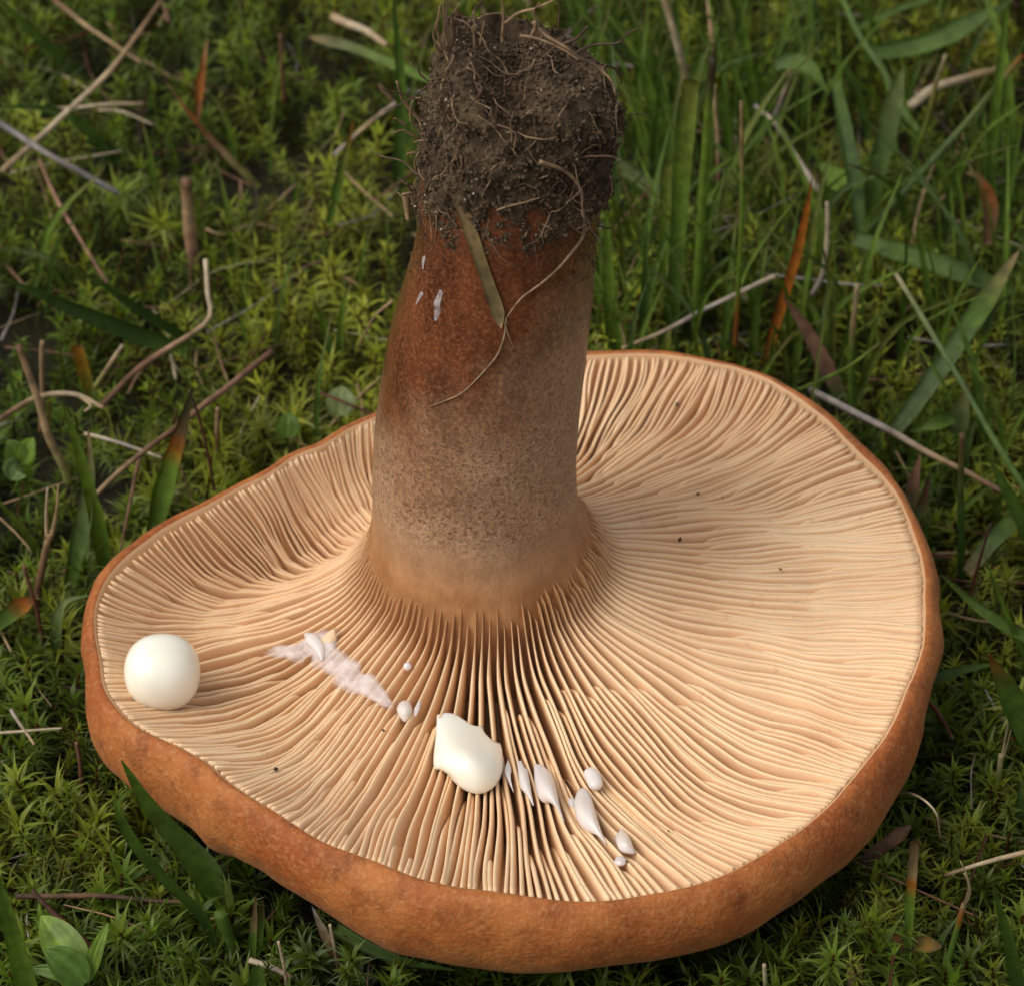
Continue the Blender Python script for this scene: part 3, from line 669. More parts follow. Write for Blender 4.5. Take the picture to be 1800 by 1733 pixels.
# ------------------------------------------------------------------ moss carpet
def moss_top(x, y):
    p = np.stack([x, y, 0 * x], -1)
    return .74 + .42 * vnoise(p, .32, 71) + .30 * vnoise(p, .8, 72) + .16 * vnoise(p, 1.7, 76)
def shoot(nl, seed, H, simple=False):
    r = np.random.default_rng(seed); V, F, S_, T_ = [], [], [], []; ks, kw_, kc = r.uniform(.55, 1.2), r.uniform(.75, 1.5), r.uniform(.55, 1.25)
    for i in range(nl):
        s = (i + .5) / nl; s = s ** .8
        az = i * 2.39996 + r.normal() * .25; tipw = np.clip((s - .86) / .14, 0, 1)
        al = lerp(R_(48), R_(14), tipw) + r.normal() * .15; curl = kc * lerp(R_(88), R_(62), tipw) + r.normal() * .35
        L = lerp(.33, .22, tipw) * ks * r.uniform(.75, 1.25) * (.75 + .25 * s); wd_ = .0185 * kw_ * ks ** .5 * r.uniform(.8, 1.2) * (1.3 if simple else 1)
        ca, sa = math.cos(az), math.sin(az); pos = np.array([0.012 * ca, .012 * sa, s * H]); side = np.array([-sa, ca, 0])
        o = len(V); ts = (0, .45, 1.0) if simple else (0, .28, .62, 1.0); wds = (.9, .8, 0) if simple else (.85, 1.0, .36, 0); pp = 0
        for t, wk in zip(ts, wds):
            a = al + curl * (t + pp) / 2; pos = pos + (t - pp) * L * np.array([math.sin(a) * ca, math.sin(a) * sa, math.cos(a)]); pp = t
            if wk:
                V += [pos + side * wd_ * wk, pos - side * wd_ * wk]; S_ += [s, s]; T_ += [t, t]
            else: V.append(pos); S_.append(s); T_.append(t)
        k = len(ts) - 2
        for j in range(k): F += [(o + 2 * j, o + 2 * j + 1, o + 2 * j + 3), (o + 2 * j, o + 2 * j + 3, o + 2 * j + 2)]
        F.append((o + 2 * k, o + 2 * k + 1, o + 2 * k + 2))
    o = len(V)
    for z in (0, .5, .97):
        for k in range(3): V.append(np.array([.017 * math.cos(k * 2.1), .017 * math.sin(k * 2.1), z * H])); S_.append(-1); T_.append(0)
    for j in range(2):
        for k in range(3):
            a, b = o + j * 3 + k, o + j * 3 + (k + 1) % 3; F += [(a, b, b + 3), (a, b + 3, a + 3)]
    return np.array(V), np.array(F), np.array(S_), np.array(T_)
def moss_field(x0, x1, y0, y1, step, nl, nvar, seed, simple, hole=None):
    r = np.random.default_rng(seed)
    gx_, gy_ = np.meshgrid(np.arange(x0, x1, step), np.arange(y0, y1, step)); n = gx_.size
    x = gx_.ravel() + r.uniform(-.5, .5, n) * step; y = gy_.ravel() + r.uniform(-.5, .5, n) * step
    keep = np.ones(n, bool)
    if hole is not None: keep &= ~((x > hole[0]) & (x < hole[1]) & (y > hole[2]) & (y < hole[3]))
    dx, dy = x - CX, y - CY; rad_ = np.hypot(dx, dy); Rr = Rf(np.arctan2(dy, dx)); keep &= rad_ > Rr - 1.0
    p3 = np.stack([x, y, 0 * x], -1); keep &= vnoise(p3, .8, 73) + r.uniform(-.5, .5, n) > -.62
    x, y, rad_, Rr = x[keep], y[keep], rad_[keep], Rr[keep]; n = len(x)
    top = moss_top(x, y) + r.normal(0, .16, n); top = np.where(rad_ < Rr + .35, np.minimum(top, .55 + 1.1 * np.clip(rad_ - Rr + .2, 0, 1)), top)
    Vs, Fs, Cs, off = [], [], [], 0; var = r.integers(0, nvar, n)
    for j in range(nvar):
        H = 1.15 + .35 * r.random(); tv, tf, ts, tt = shoot(nl, seed * 100 + j, H, simple); m_ = np.nonzero(var == j)[0]; k = len(m_)
        if not k: continue
        sc_ = (r.uniform(.6, 1.45, k) * (1 if simple or y1 > 4 else 1.12))[:, None]; a = r.uniform(0, 6.28, k)[:, None]; ln = (np.abs(r.normal(0, .55, k)).clip(0, 1.3))[:, None]; la = r.uniform(0, 6.28, k)[:, None]
        X_ = (tv[None, :, 0] * np.cos(a) - tv[None, :, 1] * np.sin(a)) * sc_; Y_ = (tv[None, :, 0] * np.sin(a) + tv[None, :, 1] * np.cos(a)) * sc_; Z_ = tv[None, :, 2] * sc_ - H * sc_
        # bend the shoot over: rotate round the tip by an angle growing towards the base
        g = ln * (.4 + .6 * np.clip(-Z_ / H, 0, 1)); hx = X_ * np.cos(la) + Y_ * np.sin(la); hy = -X_ * np.sin(la) + Y_ * np.cos(la)
        hx2 = hx * np.cos(ln) + Z_ * np.sin(g); Z2 = Z_ * np.cos(g) - hx * np.sin(ln)
        X2 = hx2 * np.cos(la) - hy * np.sin(la); Y2 = hx2 * np.sin(la) + hy * np.cos(la)
        Vs.append(np.stack([x[m_][:, None] + X2, y[m_][:, None] + Y2, top[m_][:, None] + Z2], -1).reshape(-1, 3))
        Fs.append((tf[None] + (np.arange(k) * len(tv))[:, None, None] + off).reshape(-1, 3)); off += k * len(tv)
        # young yellow-green tips, older green below, brown at the foot; every shoot a little different
        yel = (.42 + .8 * vnoise(np.stack([x[m_], y[m_], 0 * x[m_]], -1), .45, 74) + r.normal(0, .25, k) + (.14 if y1 > 4 else -.12)).clip(0, 1)[:, None, None]
        br = (1.35 if y1 > 4 else 1.12) * (r.uniform(.6, 1.35, k))[:, None, None]  # moss behind: colour raised to stand for light coming through the shoots
        tipc = lerp(np.array([.105, .165, .018]), np.array([.290, .310, .036]), yel); midc = lerp(np.array([.045, .078, .009]), np.array([.125, .150, .016]), yel); foot = np.array([.060, .040, .014])
        s = np.clip(ts, 0, 1)[None, :, None]; cc = lerp(midc, tipc, np.clip((s - .45) / .5, 0, 1)); cc = lerp(foot, cc, np.clip(s / .35, 0, 1))
        cc = np.where(ts[None, :, None] < 0, np.array([.085, .035, .012]), cc); cc = lerp(cc, np.array([.26, .27, .12]), .35 * (tt[None, :, None] > .95))
        Cs.append((cc * br).reshape(-1, 3))
    return np.vstack(Vs), np.vstack(Fs), np.vstack(Cs)
V, F, C = moss_field(-8.6, 8.8, -8.5, 3.5, .26, 64, 18, 5, False)
tag(link_mesh('moss', V, F, M['moss'], base=(0, 0, 0), col=C), 'dense carpet of spiky yellow-green moss round the cap', 'moss', kind='stuff')
V, F, C = moss_field(-10.0, 10.2, 3.5, 15.5, .31, 42, 16, 6, False)
tag(link_mesh('moss', V, F, M['moss'], base=(0, 0, 0), col=C), 'softer moss carpet stretching away behind the mushroom', 'moss', kind='stuff')
V, F, C = moss_field(-30, 30, -22, 34, .75, 20, 6, 8, True, (-10, 10.2, -8.5, 15.5))
tag(link_mesh('moss', V, F, M['moss'], base=(0, 0, 0), col=C), 'sparse outlying moss carpet further off', 'moss', kind='stuff')

# ------------------------------------------------------------------ grass blades, dry stalks, twigs and leaves, one by one
GB, GM, GD, BG_, PG, YG = (.180,.280,.034), (.115,.200,.028), (.055,.118,.019), (.115,.18,.055), (.22,.27,.105), (.19,.215,.04)
TAN, PALE, BR, GREY, OR, PK, DK, RED, RUST, GPUR = (.33,.225,.115), (.46,.37,.24), (.15,.078,.038), (.26,.225,.195), (.42,.125,.014), (.30,.165,.10), (.045,.026,.016), (.105,.032,.018), (.30,.10,.02), (.14,.125,.13)
def place(pts, mode, z=.45, lean=0.0):
    if mode == 'lie':
        zs = z if isinstance(z, (list, tuple)) else [z] * len(pts)
        return np.array([at_z(x, y, q) for (x, y), q in zip(pts, zs)])
    b = at_z(*pts[0], z); L = np.concatenate([[0], np.cumsum([math.dist(pts[i], pts[i + 1]) for i in range(len(pts) - 1)])]); L /= L[-1]
    return np.array([b] + [at_y(x, y, b[1] + lean * l) for (x, y), l in zip(pts[1:], L[1:])])
def colours(stops, n):
    t = np.linspace(0, 1, n); k = len(stops); ps = [s[0] for s in stops] if isinstance(stops[0][0], (int, float)) and len(stops[0]) == 2 else None
    if ps is None: ps = np.linspace(0, 1, k); cs = np.array(stops, float)
    else: cs = np.array([s[1] for s in stops], float)
    return np.stack([np.interp(t, ps, cs[:, j]) for j in range(3)], -1)
GROUP = {'grass_leaf': ('grass blade', 'grass blades growing in the moss'), 'dry_stalk': ('dry stalk', 'dry stalks lying and standing in the moss'), 'twig': ('twig', 'twigs lying on the moss'),
         'grass_stalk': ('grass stem', 'grass stems standing in the moss'), 'leaf': ('leaf', 'small leaves in the moss'), 'straw': ('straw', 'straws')}
def finish(o, name, label):
    c, g = GROUP[name]; return tag(o, label, c, g)
def blade_mesh(P, wcm, stops, tip=1.0, root=.6, twist=0.0, fold=.22, n=26, ragged=0.0):
    C = spline(P, n); T = unit(np.gradient(C, axis=0)); view = unit(CAM - C.mean(0)); s0 = unit(np.cross(T, view)); n0 = np.cross(s0, T)
    t = np.linspace(0, 1, n); tw = twist * (t - .5) * 1.2 + twist * .6
    sd = s0 * np.cos(tw)[:, None] + n0 * np.sin(tw)[:, None]; nr = np.cross(sd, T)
    wv = wcm * .5 * (root + (1 - root) * np.clip(t / .3, 0, 1))
    if tip > 0: wv = wv * np.clip((1 - t) / tip, 0, 1) ** .75 + wcm * .02
    wv = wv * (1 + .06 * np.sin(t * 9 + twist * 5)); V, ac, col = [], [], []
    cl = colours(stops, n)
    for i in range(n):
        for a in (-1, -.5, 0, .5, 1):
            V.append(C[i] + sd[i] * wv[i] * a + nr[i] * (abs(a) - .5) * fold * 2 * wv[i] + T[i] * (ragged * random.uniform(-1, 1) * wcm if ragged and i == n - 1 else 0)); ac.append(a); col.append(cl[i])
    V = np.array(V); th = np.repeat(nr, 5, 0) * max(.004, wcm * .03); F = grid_faces(n, 5); k = len(V)
    F2 = F + [tuple(q + k for q in f[::-1]) for f in F]
    ed = [i * 5 for i in range(n)] + [(n - 1) * 5 + j for j in range(1, 5)] + [i * 5 + 4 for i in range(n - 2, -1, -1)] + [3, 2, 1]
    F2 += [(ed[(i + 1) % len(ed)], ed[i], ed[i] + k, ed[(i + 1) % len(ed)] + k) for i in range(len(ed))]
    return np.vstack([V, V - th]), F2, np.vstack([col, col]), np.array(ac * 2)
def blade(label, pts, wpx, stops, mode='up', name='grass_leaf', mat='grass', z=.45, lean=0.0, **kw):
    P = place(pts, mode, z, lean); V, F, c, a = blade_mesh(P, px2cm(wpx, P[len(P) // 2]), stops, **kw)
    return finish(link_mesh(name, V, F, M[mat], base=P[0], col=c, attrs={'across': a}), name, label)
def stalk_mesh(P, wcm, stops, taper=.7, n=26, wob=.25):
    C = spline(P, n); C = C + np.stack([vnoise(C, 1.6, 81), vnoise(C, 1.6, 82), vnoise(C, 1.6, 83)], -1) * wcm * wob * 1.4
    t = np.linspace(0, 1, n); r = wcm * .5 * (1 + (taper - 1) * t) * (1 + .10 * vnoise(C, 5, 84)); V, F = tube(C, r, 7)
    return V, F, colours(stops, n).repeat(7, 0), np.tile(np.linspace(-1, 1, 7), n)
def stalk(label, pts, wpx, stops, mode='lie', name='dry_stalk', mat='dry', z=1.15, lean=0.0, forks=(), **kw):
    P = place(pts, mode, z, lean); w_ = px2cm(wpx, P[len(P) // 2]); V, F, c, a = stalk_mesh(P, w_, stops, **kw); V, F = V, list(F)
    for fp, fw, fs in forks:
        Q = np.array([at_y(x, y, P[-1][1] + lean) if mode == 'up' else at_z(x, y, z if not isinstance(z, (list, tuple)) else z[-1]) for x, y in fp])
        v, f, c2, a2 = stalk_mesh(Q, px2cm(fw, P[0]), fs, .4, 12); o = len(V); V = np.vstack([V, v]); F += [tuple(i + o for i in q) for q in f]; c = np.vstack([c, c2]); a = np.concatenate([a, a2])
    return finish(link_mesh(name, V, F, M[mat], base=P[0], col=c, attrs={'across': a}), name, label)

# --- behind, left of the stem
stalk('long tan straw crossing the far moss, thickest of that corner', [(0,300),(100,215),(200,118),(285,0)], 12, [TAN,PALE,TAN,BR], z=[1.2,1.6,2.0,2.3])
stalk('blue-grey stem ending bluntly in the moss', [(-20,200),(0,215),(90,272),(210,342)], 13, [GPUR,GREY,GPUR], z=[1.9,1.8,1.6,1.1], name='twig')
stalk('pale tan stalk lying level, crossed by the long tan straw', [(45,192),(140,190),(255,180)], 9, [TAN,PALE,TAN], z=1.2)
stalk('thin tan stalk slanting above the level stalk', [(95,0),(165,55),(250,112)], 9, [BR,TAN,TAN], z=[1.6,1.5,1.2])
blade('dark green blade arching out of the far corner of the moss', [(150,140),(95,90),(40,40),(-10,-10)], 28, [GD,GM,GB], lean=-.5, twist=.4)
blade('dark green blade under the pale level stalk', [(205,290),(140,215),(70,190),(-15,190)], 26, [GD,GM,GD], lean=-.4, twist=.5)
blade('rust-brown folded dead blade standing among far moss', [(345,215),(352,150),(365,65)], 15, [BR,RUST,RUST,TAN], mat='dry', z=.7, twist=.5, tip=.5)
blade('orange-tan dead blade bending down to olive', [(455,330),(390,265),(345,215),(288,140)], 17, [YG,TAN,RUST,TAN], mat='dry', z=.6, lean=-.3, twist=.3)
stalk('short pinkish cut stalk standing upright in pale moss', [(344,470),(334,400),(328,318)], 25, [PK,PK,TAN,BR], 'up', z=.4, name='grass_stalk', taper=.85, wob=.05)
stalk('thin brown stem slanting through far pale moss', [(70,280),(110,370),(190,500)], 8, [BR,PK,BR], z=[1.6,1.4,1.0])
blade('pale green blade arching in from the edge', [(128,500),(100,462),(60,445),(-10,436)], 16, [GM,PG,PG], lean=-.3, twist=.4)
blade('wide dark green blade sloping beside the pale arching one', [(330,620),(220,580),(110,535),(5,488)], 34, [GM,GD,GD,GM], lean=-.9, twist=.35, tip=.7)
blade('dark green blade crossing above the wide dark one', [(335,600),(245,545),(180,500),(120,470)], 26, [GD,GD,GM], lean=-.6, twist=.5)
stalk('brown stalk with a pale bent upper end', [(178,712),(240,655),(300,612),(368,566),(364,515),(361,456)], 12, [BR,BR,PK,TAN,PALE,PALE], z=[.9,1.1,1.2,1.3,1.6,1.9])
stalk('long brown twig running to the edge of the cap, forked low down', [(478,620),(350,722),(255,795),(160,880)], 13, [BR,PK,BR,TAN], z=[1.3,1.5,1.4,1.0], name='twig', forks=[([(248,800),(234,865),(213,968)], 9, [BR,BR])])
stalk('dark thin stem leaning from the rust-tipped blade to the cap', [(380,880),(362,780),(334,690)], 7, [BR,RED,DK], 'up', z=.5, lean=.1)
stalk('short dry stub behind the dark thin stem', [(380,795),(382,720)], 11, [BR,TAN], 'up', z=.6)
blade('green blade with a rust and black withered tip', [(272,930),(288,860),(315,770),(340,680)], 40, [(0,GM),(.45,GB),(.58,OR),(.68,BR),(.8,DK),(1,DK)], lean=.2, twist=.3, tip=.75)
blade('smooth bright green blade rising to a point above the rim', [(188,1015),(168,905),(140,800),(108,700)], 32, [GM,GB,GB,GM], lean=-.1, twist=.15, tip=.8)
blade('pale blue-green folded blade behind the smooth bright one', [(122,1030),(150,900),(160,830),(155,752)], 34, [GM,BG_,PG,TAN], lean=.3, twist=.6, tip=.7)
stalk('frayed tan stub with two dry prongs', [(70,1060),(74,1000),(85,935)], 17, [BR,BR,TAN], 'up', z=.5, forks=[([(82,945),(80,900),(82,858)], 9, [TAN,PALE]), ([(88,945),(98,900),(101,852)], 9, [TAN,TAN])])
blade('short yellow and orange blade stub beside a forked tan stem', [(160,700),(148,655),(135,608)], 22, [YG,(.34,.22,.02),(.38,.16,.02)], mat='grass', z=.8, tip=0, twist=.3, name='grass_stalk')
stalk('short tan stem pointing away from the orange stub', [(165,685),(190,650),(216,612)], 11, [YG,TAN,PALE], 'up', z=.8)
stalk('beige stalk with a splayed broken end', [(0,735),(65,698),(130,692),(183,716)], 11, [BR,TAN,PALE,TAN], z=1.5, forks=[([(140,695),(160,712),(150,722)], 8, [TAN,PALE])])
stalk('tall tan stalk bending over green moss near the edge', [(120,850),(75,720),(32,608)], 17, [YG,TAN,TAN,BR], 'up', z=.5, lean=.2)
stalk('short brownish stub next to the tall tan stalk', [(72,760),(77,600)], 12, [BR,TAN], 'up', z=.7)
blade('yellow-green blade poking in low from the edge', [(75,985),(40,930),(-10,872)], 22, [GM,YG,GB], lean=-.2, twist=.3)
blade('blue-green blade curling over beside the cap', [(108,1180),(98,1110),(112,1062),(138,1050),(165,1046)], 22, [BG_,BG_,PG,BG_], lean=-.1, twist=.6, tip=.5)
blade('rust-stained leaf blade lying towards the curled blade', [(-10,1102),(30,1070),(68,1045)], 30, [GM,GM,OR,BR], 'lie', z=1.2, tip=.4, twist=.4)
stalk('dark stem behind the rust-stained leaf', [(85,1160),(65,1080),(40,990)], 9, [DK,RED,BR], 'up', z=.4)
stalk('white thin straw lying against the forked twig', [(150,762),(210,780),(285,806)], 7, [PALE,GREY,PALE], z=1.2)
# --- front, left
blade('widest dark green blade leaning on the front of the cap', [(402,1640),(375,1570),(325,1490),(262,1415),(213,1335)], 42, [GM,GM,GM,GB], lean=-.25, twist=.15, tip=.55)
blade('ribbed dark green blade tucked beneath the cap', [(398,1600),(372,1540),(330,1480),(290,1440)], 38, [GM,BG_,GD], z=.5, lean=.3, twist=-.3, tip=.5)
blade('narrow green blade with a curled bright tip', [(388,1700),(355,1612),(290,1545),(235,1480),(206,1420),(214,1400),(229,1388)], 19, [GM,GD,GM,GM,GB], lean=-.5, twist=.3, tip=.25)
stalk('green grass stem with a dry cut sheath', [(428,1715),(408,1660),(388,1605)], 24, [GD,GM,GM], 'up', name='grass_stalk', mat='grass', z=.35, taper=.95, wob=.05, forks=[([(372,1615),(390,1612),(402,1606)], 5, [TAN,PALE])])
blade('broad bright green blade at the near corner', [(62,1790),(35,1690),(10,1600),(-25,1480)], 42, [GB,GB,GM], z=1.0, lean=-.3, twist=.2, tip=.8)
stalk('dark red stem dipping into the near moss', [(165,1672),(105,1612),(58,1562)], 12, [RED,RED,DK], z=[.9,1.2,1.4])
stalk('dark brown twig lying level across the near moss', [(28,1574),(180,1576),(262,1580),(345,1585)], 11, [DK,BR,DK,BR], name='twig', z=1.05)
def leaf_part(parent, name, base, tip, wpx, zb, zt, col, cup=.16, n=12):
    a, b = at_z(*base, zb), at_z(*tip, zt); C = spline([a, lerp(a, b, .5) + [0, 0, .06], b], n); T = unit(np.gradient(C, axis=0)); s0 = unit(np.cross(T, unit(CAM - a))); nr = np.cross(s0, T); w_ = px2cm(wpx, a) / 2; V, ac = [], []
    for i in range(n):
        t = i / (n - 1); wv = w_ * (math.sin(math.pi * min(1, .06 + .94 * t ** .85)) ** .75) + .004
        for q in (-1, -.5, 0, .5, 1): V.append(C[i] + s0[i] * wv * q + nr[i] * cup * wv * 2 * abs(q)); ac.append(q)
    V = np.array(V); k = len(V); F = grid_faces(n, 5); F += [tuple(q + k for q in f[::-1]) for f in F]
    cc = np.array(col) * (1 + .25 * (np.abs(np.array(ac)) < .1))[:, None]
    return link_mesh(name, np.vstack([V, V - np.repeat(nr, 5, 0) * .008]), F, M['grass'], parent, col=np.vstack([cc, cc]), attrs={'across': np.array(ac * 2) * .25})
def seedling(label, stemp, leaves, cat='seedling'):
    P = place(stemp, 'up', .5); root = thing(cat.replace(' ', '_'), P[0]); tag(root, label, cat, 'leafy seedlings in the moss')
    V, F, c_, a = stalk_mesh(P, .05, [GM, GB]); link_mesh('stem', V, F, M['grass'], root, col=c_, attrs={'across': a})
    for b, t, wpx, zb, zt, col in leaves: leaf_part(root, 'leaf', b, t, wpx, zb, zt, col)
    return root
seedling('bright green seedling with broad pointed leaves at the near edge', [(158,1760),(152,1722)],
         [((148,1725),(72,1608),72,1.15,1.45,GB), ((150,1728),(78,1668),62,1.2,1.5,(.10,.20,.02)), ((152,1725),(190,1622),26,1.15,1.7,GB), ((146,1728),(48,1702),26,1.15,1.2,GM)])
blade('green grass stub with a split brown tip, by the sheathed stem', [(437,1715),(445,1640),(450,1572)], 20, [(0,GM),(.5,GM),(.62,TAN),(1,BR)], z=.5, tip=.8, twist=.3)
blade('plain dark green stub touching the split-tipped one', [(446,1700),(455,1640),(462,1580)], 15, [GD,GM,BR], z=.45, tip=.3, twist=-.3)
blade('small rounded green leaf low at the front edge', [(452,1760),(452,1715),(455,1695)], 34, [GB,GM,GM], z=.9, tip=.5, root=.5, name='leaf')
stalk('pale dry stick lying in the near moss', [(438,1688),(475,1700),(512,1718)], 12, [PALE,GREY,TAN], z=1.1)
stalk('thin pale dry fibre standing across the pale stick', [(505,1740),(498,1695),(488,1655)], 7, [TAN,PALE], 'up', z=.9)
blade('flat tan dead blade hanging out beneath the cap', [(600,1700),(575,1650),(548,1592)], 20, [BR,TAN,GREY], mat='dry', z=.5, twist=.3, tip=.6)
stalk('thin straw hanging down beside the flat tan dead blade', [(594,1705),(588,1665),(580,1625)], 8, [TAN,PALE], 'up', z=.5)
blade('dark green blade pinned beneath the front of the cap', [(590,1630),(640,1662),(710,1690),(800,1705)], 30, [GM,GD,GM], 'lie', z=.62, twist=.4)
stalk('reddish thin stem against the notched side of the cap', [(148,1405),(142,1350),(134,1305)], 10, [RED,BR], 'up', z=.5)
stalk('white straw lying level in moss beside the cap', [(-10,1288),(50,1284),(108,1281)], 6, [PALE,PALE], z=1.2)
stalk('short grey stem crossing the white level straw', [(20,1245),(40,1278),(60,1310)], 7, [GREY,TAN], z=1.2)
# --- front, right
blade('clipped upright green blade with a brown cut end', [(1594,1725),(1598,1620),(1608,1478)], 17, [(0,GM),(.6,GB),(.72,OR),(.76,TAN),(1,BR)], z=.45, tip=0, twist=.25, ragged=.3)
stalk('green stem ending in curved white fibres', [(1655,1733),(1675,1660),(1694,1592)], 14, [(0,GM),(.7,GM),(.85,OR),(1,TAN)], 'up', name='grass_stalk', mat='grass', z=.45, forks=[([(1694,1595),(1705,1570),(1700,1540),(1689,1513)], 6, [TAN,PALE,PALE]), ([(1694,1595),(1703,1560),(1695,1535)], 5, [TAN,PALE])])
blade('withered yellow and brown blade lying under the clipped one', [(1515,1655),(1565,1655),(1610,1658),(1656,1664)], 27, [(0,GM),(.35,GD),(.42,RUST),(.6,DK),(.8,(.36,.20,.03)),(1,BR)], 'lie', z=1.0, tip=.15, twist=.2)
blade('dark brown dead strip against the curve of the cap', [(1515,1515),(1560,1482),(1602,1450)], 24, [DK,BR,BR], 'lie', mat='dry', z=[.9,1.1,1.2], tip=.25)
stalk('thin arching pale fibre springing from under the cap', [(1570,1392),(1612,1398),(1645,1428),(1653,1475)], 5, [TAN,PALE,PALE,TAN], z=[.9,1.6,1.6,1.0])
stalk('tan dry stalk reaching in from the edge above near moss', [(1810,1494),(1730,1513),(1660,1538)], 10, [TAN,PALE,BR], z=[1.7,1.5,1.0])
stalk('clipped stem with upright white fibres', [(1745,1420),(1756,1370),(1763,1325)], 14, [GM,GM,PALE], 'up', name='grass_stalk', mat='grass', z=.5, forks=[([(1763,1330),(1767,1300),(1773,1270)], 5, [PALE,PALE]), ([(1765,1330),(1772,1305),(1778,1282)], 4, [PALE,PALE])])
stalk('pale stub at the front edge under the cap shadow', [(1346,1760),(1343,1690)], 10, [GM,PALE], 'up', z=.7)
blade('frayed pinkish stub at the front edge', [(1502,1760),(1502,1694)], 26, [BR,PK,TAN], mat='dry', z=.7, tip=0, ragged=.5, name='dry_stalk')
stalk('dark red bent stem from beneath the cap side', [(1630,1230),(1655,1258),(1674,1295)], 9, [RED,RED,BR], z=[1.2,1.2,.9])
blade('broad dark green blade with a rusty torn top', [(1830,1340),(1790,1245),(1738,1150)], 50, [GM,GM,GM,RUST], z=.8, lean=-.3, tip=.5, twist=.3)
blade('green blade lying from the cap towards the torn one', [(1635,1195),(1690,1178),(1755,1165)], 24, [GD,GM,GM], 'lie', z=1.0, twist=.3)
blade('blurred dark green blade rising at the near edge', [(1795,1760),(1775,1660),(1745,1555)], 36, [GD,GM,GM], z=1.6, lean=-.6, twist=.3)
blade('short blue-green blade beside the upright white fibres', [(1790,1440),(1796,1370)], 16, [GD,BG_], z=.7, tip=.7)
# --- behind, right of the cap
stalk('grey weathered twig lying behind the far rim', [(1424,684),(1540,742),(1672,815),(1770,872)], 14, [GREY,GREY,TAN,BR], name='twig', z=[1.5,1.5,1.4,1.2])
stalk('thin green stem slanting up over the far rim', [(1404,686),(1480,652),(1546,603)], 8, [GM,GB,YG], 'lie', name='grass_stalk', mat='grass', z=[1.5,2.0,2.4])
stalk('long blue-green stem with a whitish cut tip', [(1815,880),(1750,778),(1690,672),(1638,585),(1575,483)], 12, [(0,GM),(.5,BG_),(.85,PG),(1,PALE)], 'lie', name='grass_stalk', mat='grass', z=[1.6,2.0,2.3,2.6,2.8], taper=.8, wob=.05)
blade('broad grey-green blade with a brown edge, leaning far over', [(1572,758),(1640,665),(1705,570),(1792,440)], 36, [BG_,BG_,GM,TAN], 'lie', z=[1.0,1.5,2.0,2.4], tip=.3, twist=.3)
blade('brown-purple dead blade turning green at its foot', [(1480,700),(1450,640),(1415,575),(1375,520)], 30, [(0,BG_),(.25,PK),(.6,PK),(1,BR)], mat='dry', z=.7, lean=-.1, tip=.6, twist=.3)
stalk('upright dry stem with a blunt tan top behind the twig', [(1496,730),(1498,620),(1505,497)], 14, [(0,GM),(.5,GM),(.7,TAN),(1,PALE)], 'up', name='grass_stalk', mat='grass', z=.6, lean=.1)
blade('small folded green leaf beside the grey twig', [(1676,735),(1640,742),(1598,760)], 30, [GM,GB,BG_], 'lie', z=[1.5,1.6,1.4], tip=.6, name='leaf', twist=.5)
blade('pointed grey-green dying leaf above the grey twig', [(1684,765),(1690,725),(1702,678)], 34, [BG_,PG,TAN], z=1.0, tip=.6, name='leaf', twist=.4)
blade('brownish split dead blade by the edge of the cap', [(1598,900),(1606,850),(1618,798)], 26, [BG_,PK,PK], mat='dry', z=.8, tip=.7, twist=.4)
blade('dark brown narrow dead blade next to the split one', [(1612,915),(1624,875),(1634,835)], 18, [BG_,BR,DK], mat='dry', z=.8, tip=.6)
blade('green blade with a long brown margin', [(1700,1005),(1745,950),(1810,890)], 30, [TAN,BG_,GM,BR], 'lie', z=[1.0,1.3,1.5], tip=.2, twist=.3)
stalk('dark thin stem rising past the brown-margined blade', [(1692,1090),(1712,1020),(1742,920)], 7, [DK,RED,DK], 'up', z=.6)
blade('dark green blade entering beyond the brown-margined blade', [(1830,980),(1785,890),(1738,805)], 40, [GD,GM,GM], z=1.0, lean=-.1, twist=.3)
blade('green blade running from the cap side to the edge', [(1815,1125),(1735,1078),(1652,1008)], 30, [GM,GM,GB], 'lie', z=[1.2,1.4,1.5], twist=.3)
blade('thin green blade crossing the green one at the edge', [(1808,1165),(1770,1080),(1730,975)], 13, [GM,GB,GM], z=.8, twist=.3)
stalk('dark green upright stem behind the cap side', [(1692,1020),(1688,890),(1690,765)], 15, [GD,GD,BR], 'up', name='grass_stalk', mat='grass', z=.5)
blade('short thin green blade lying off the dark upright stem', [(1690,896),(1722,868),(1755,842)], 11, [GM,GB], 'lie', z=1.2)
# --- behind, right of the stem
blade('lance-shaped green blade nearest beside the soil clump', [(1182,305),(1152,200),(1120,82)], 32, [GM,GB,GM], z=.9, tip=.75, twist=.2)
stalk('tan dry stem entering from the top beside the lance-shaped blade', [(1212,170),(1195,90),(1162,-20)], 15, [TAN,PALE,TAN], 'up', z=1.1)
blade('tall clipped bright blade, broadest of the upright group', [(1180,600),(1188,480),(1200,300),(1216,140)], 30, [GM,GM,GB,YG], z=.6, tip=0, twist=.15, root=.5)
stalk('tall green stem with a dark broken tip', [(1222,600),(1232,400),(1244,200),(1253,100)], 19, [(0,GM),(.3,GB),(.82,GB),(.9,DK),(1,DK)], 'up', name='grass_stalk', mat='grass', z=.6, taper=.8, wob=.05, forks=[([(1253,105),(1260,70),(1263,48)], 7, [DK,GM])])
stalk('thin tan stem from the top above the dark broken tip', [(1254,90),(1248,40),(1243,-20)], 9, [BR,TAN], 'lie', z=[2.0,2.2,2.4])
stalk('thin tan stem standing close behind the tall green stem', [(1266,345),(1262,250),(1257,150)], 9, [BR,TAN,TAN], 'up', z=1.0)
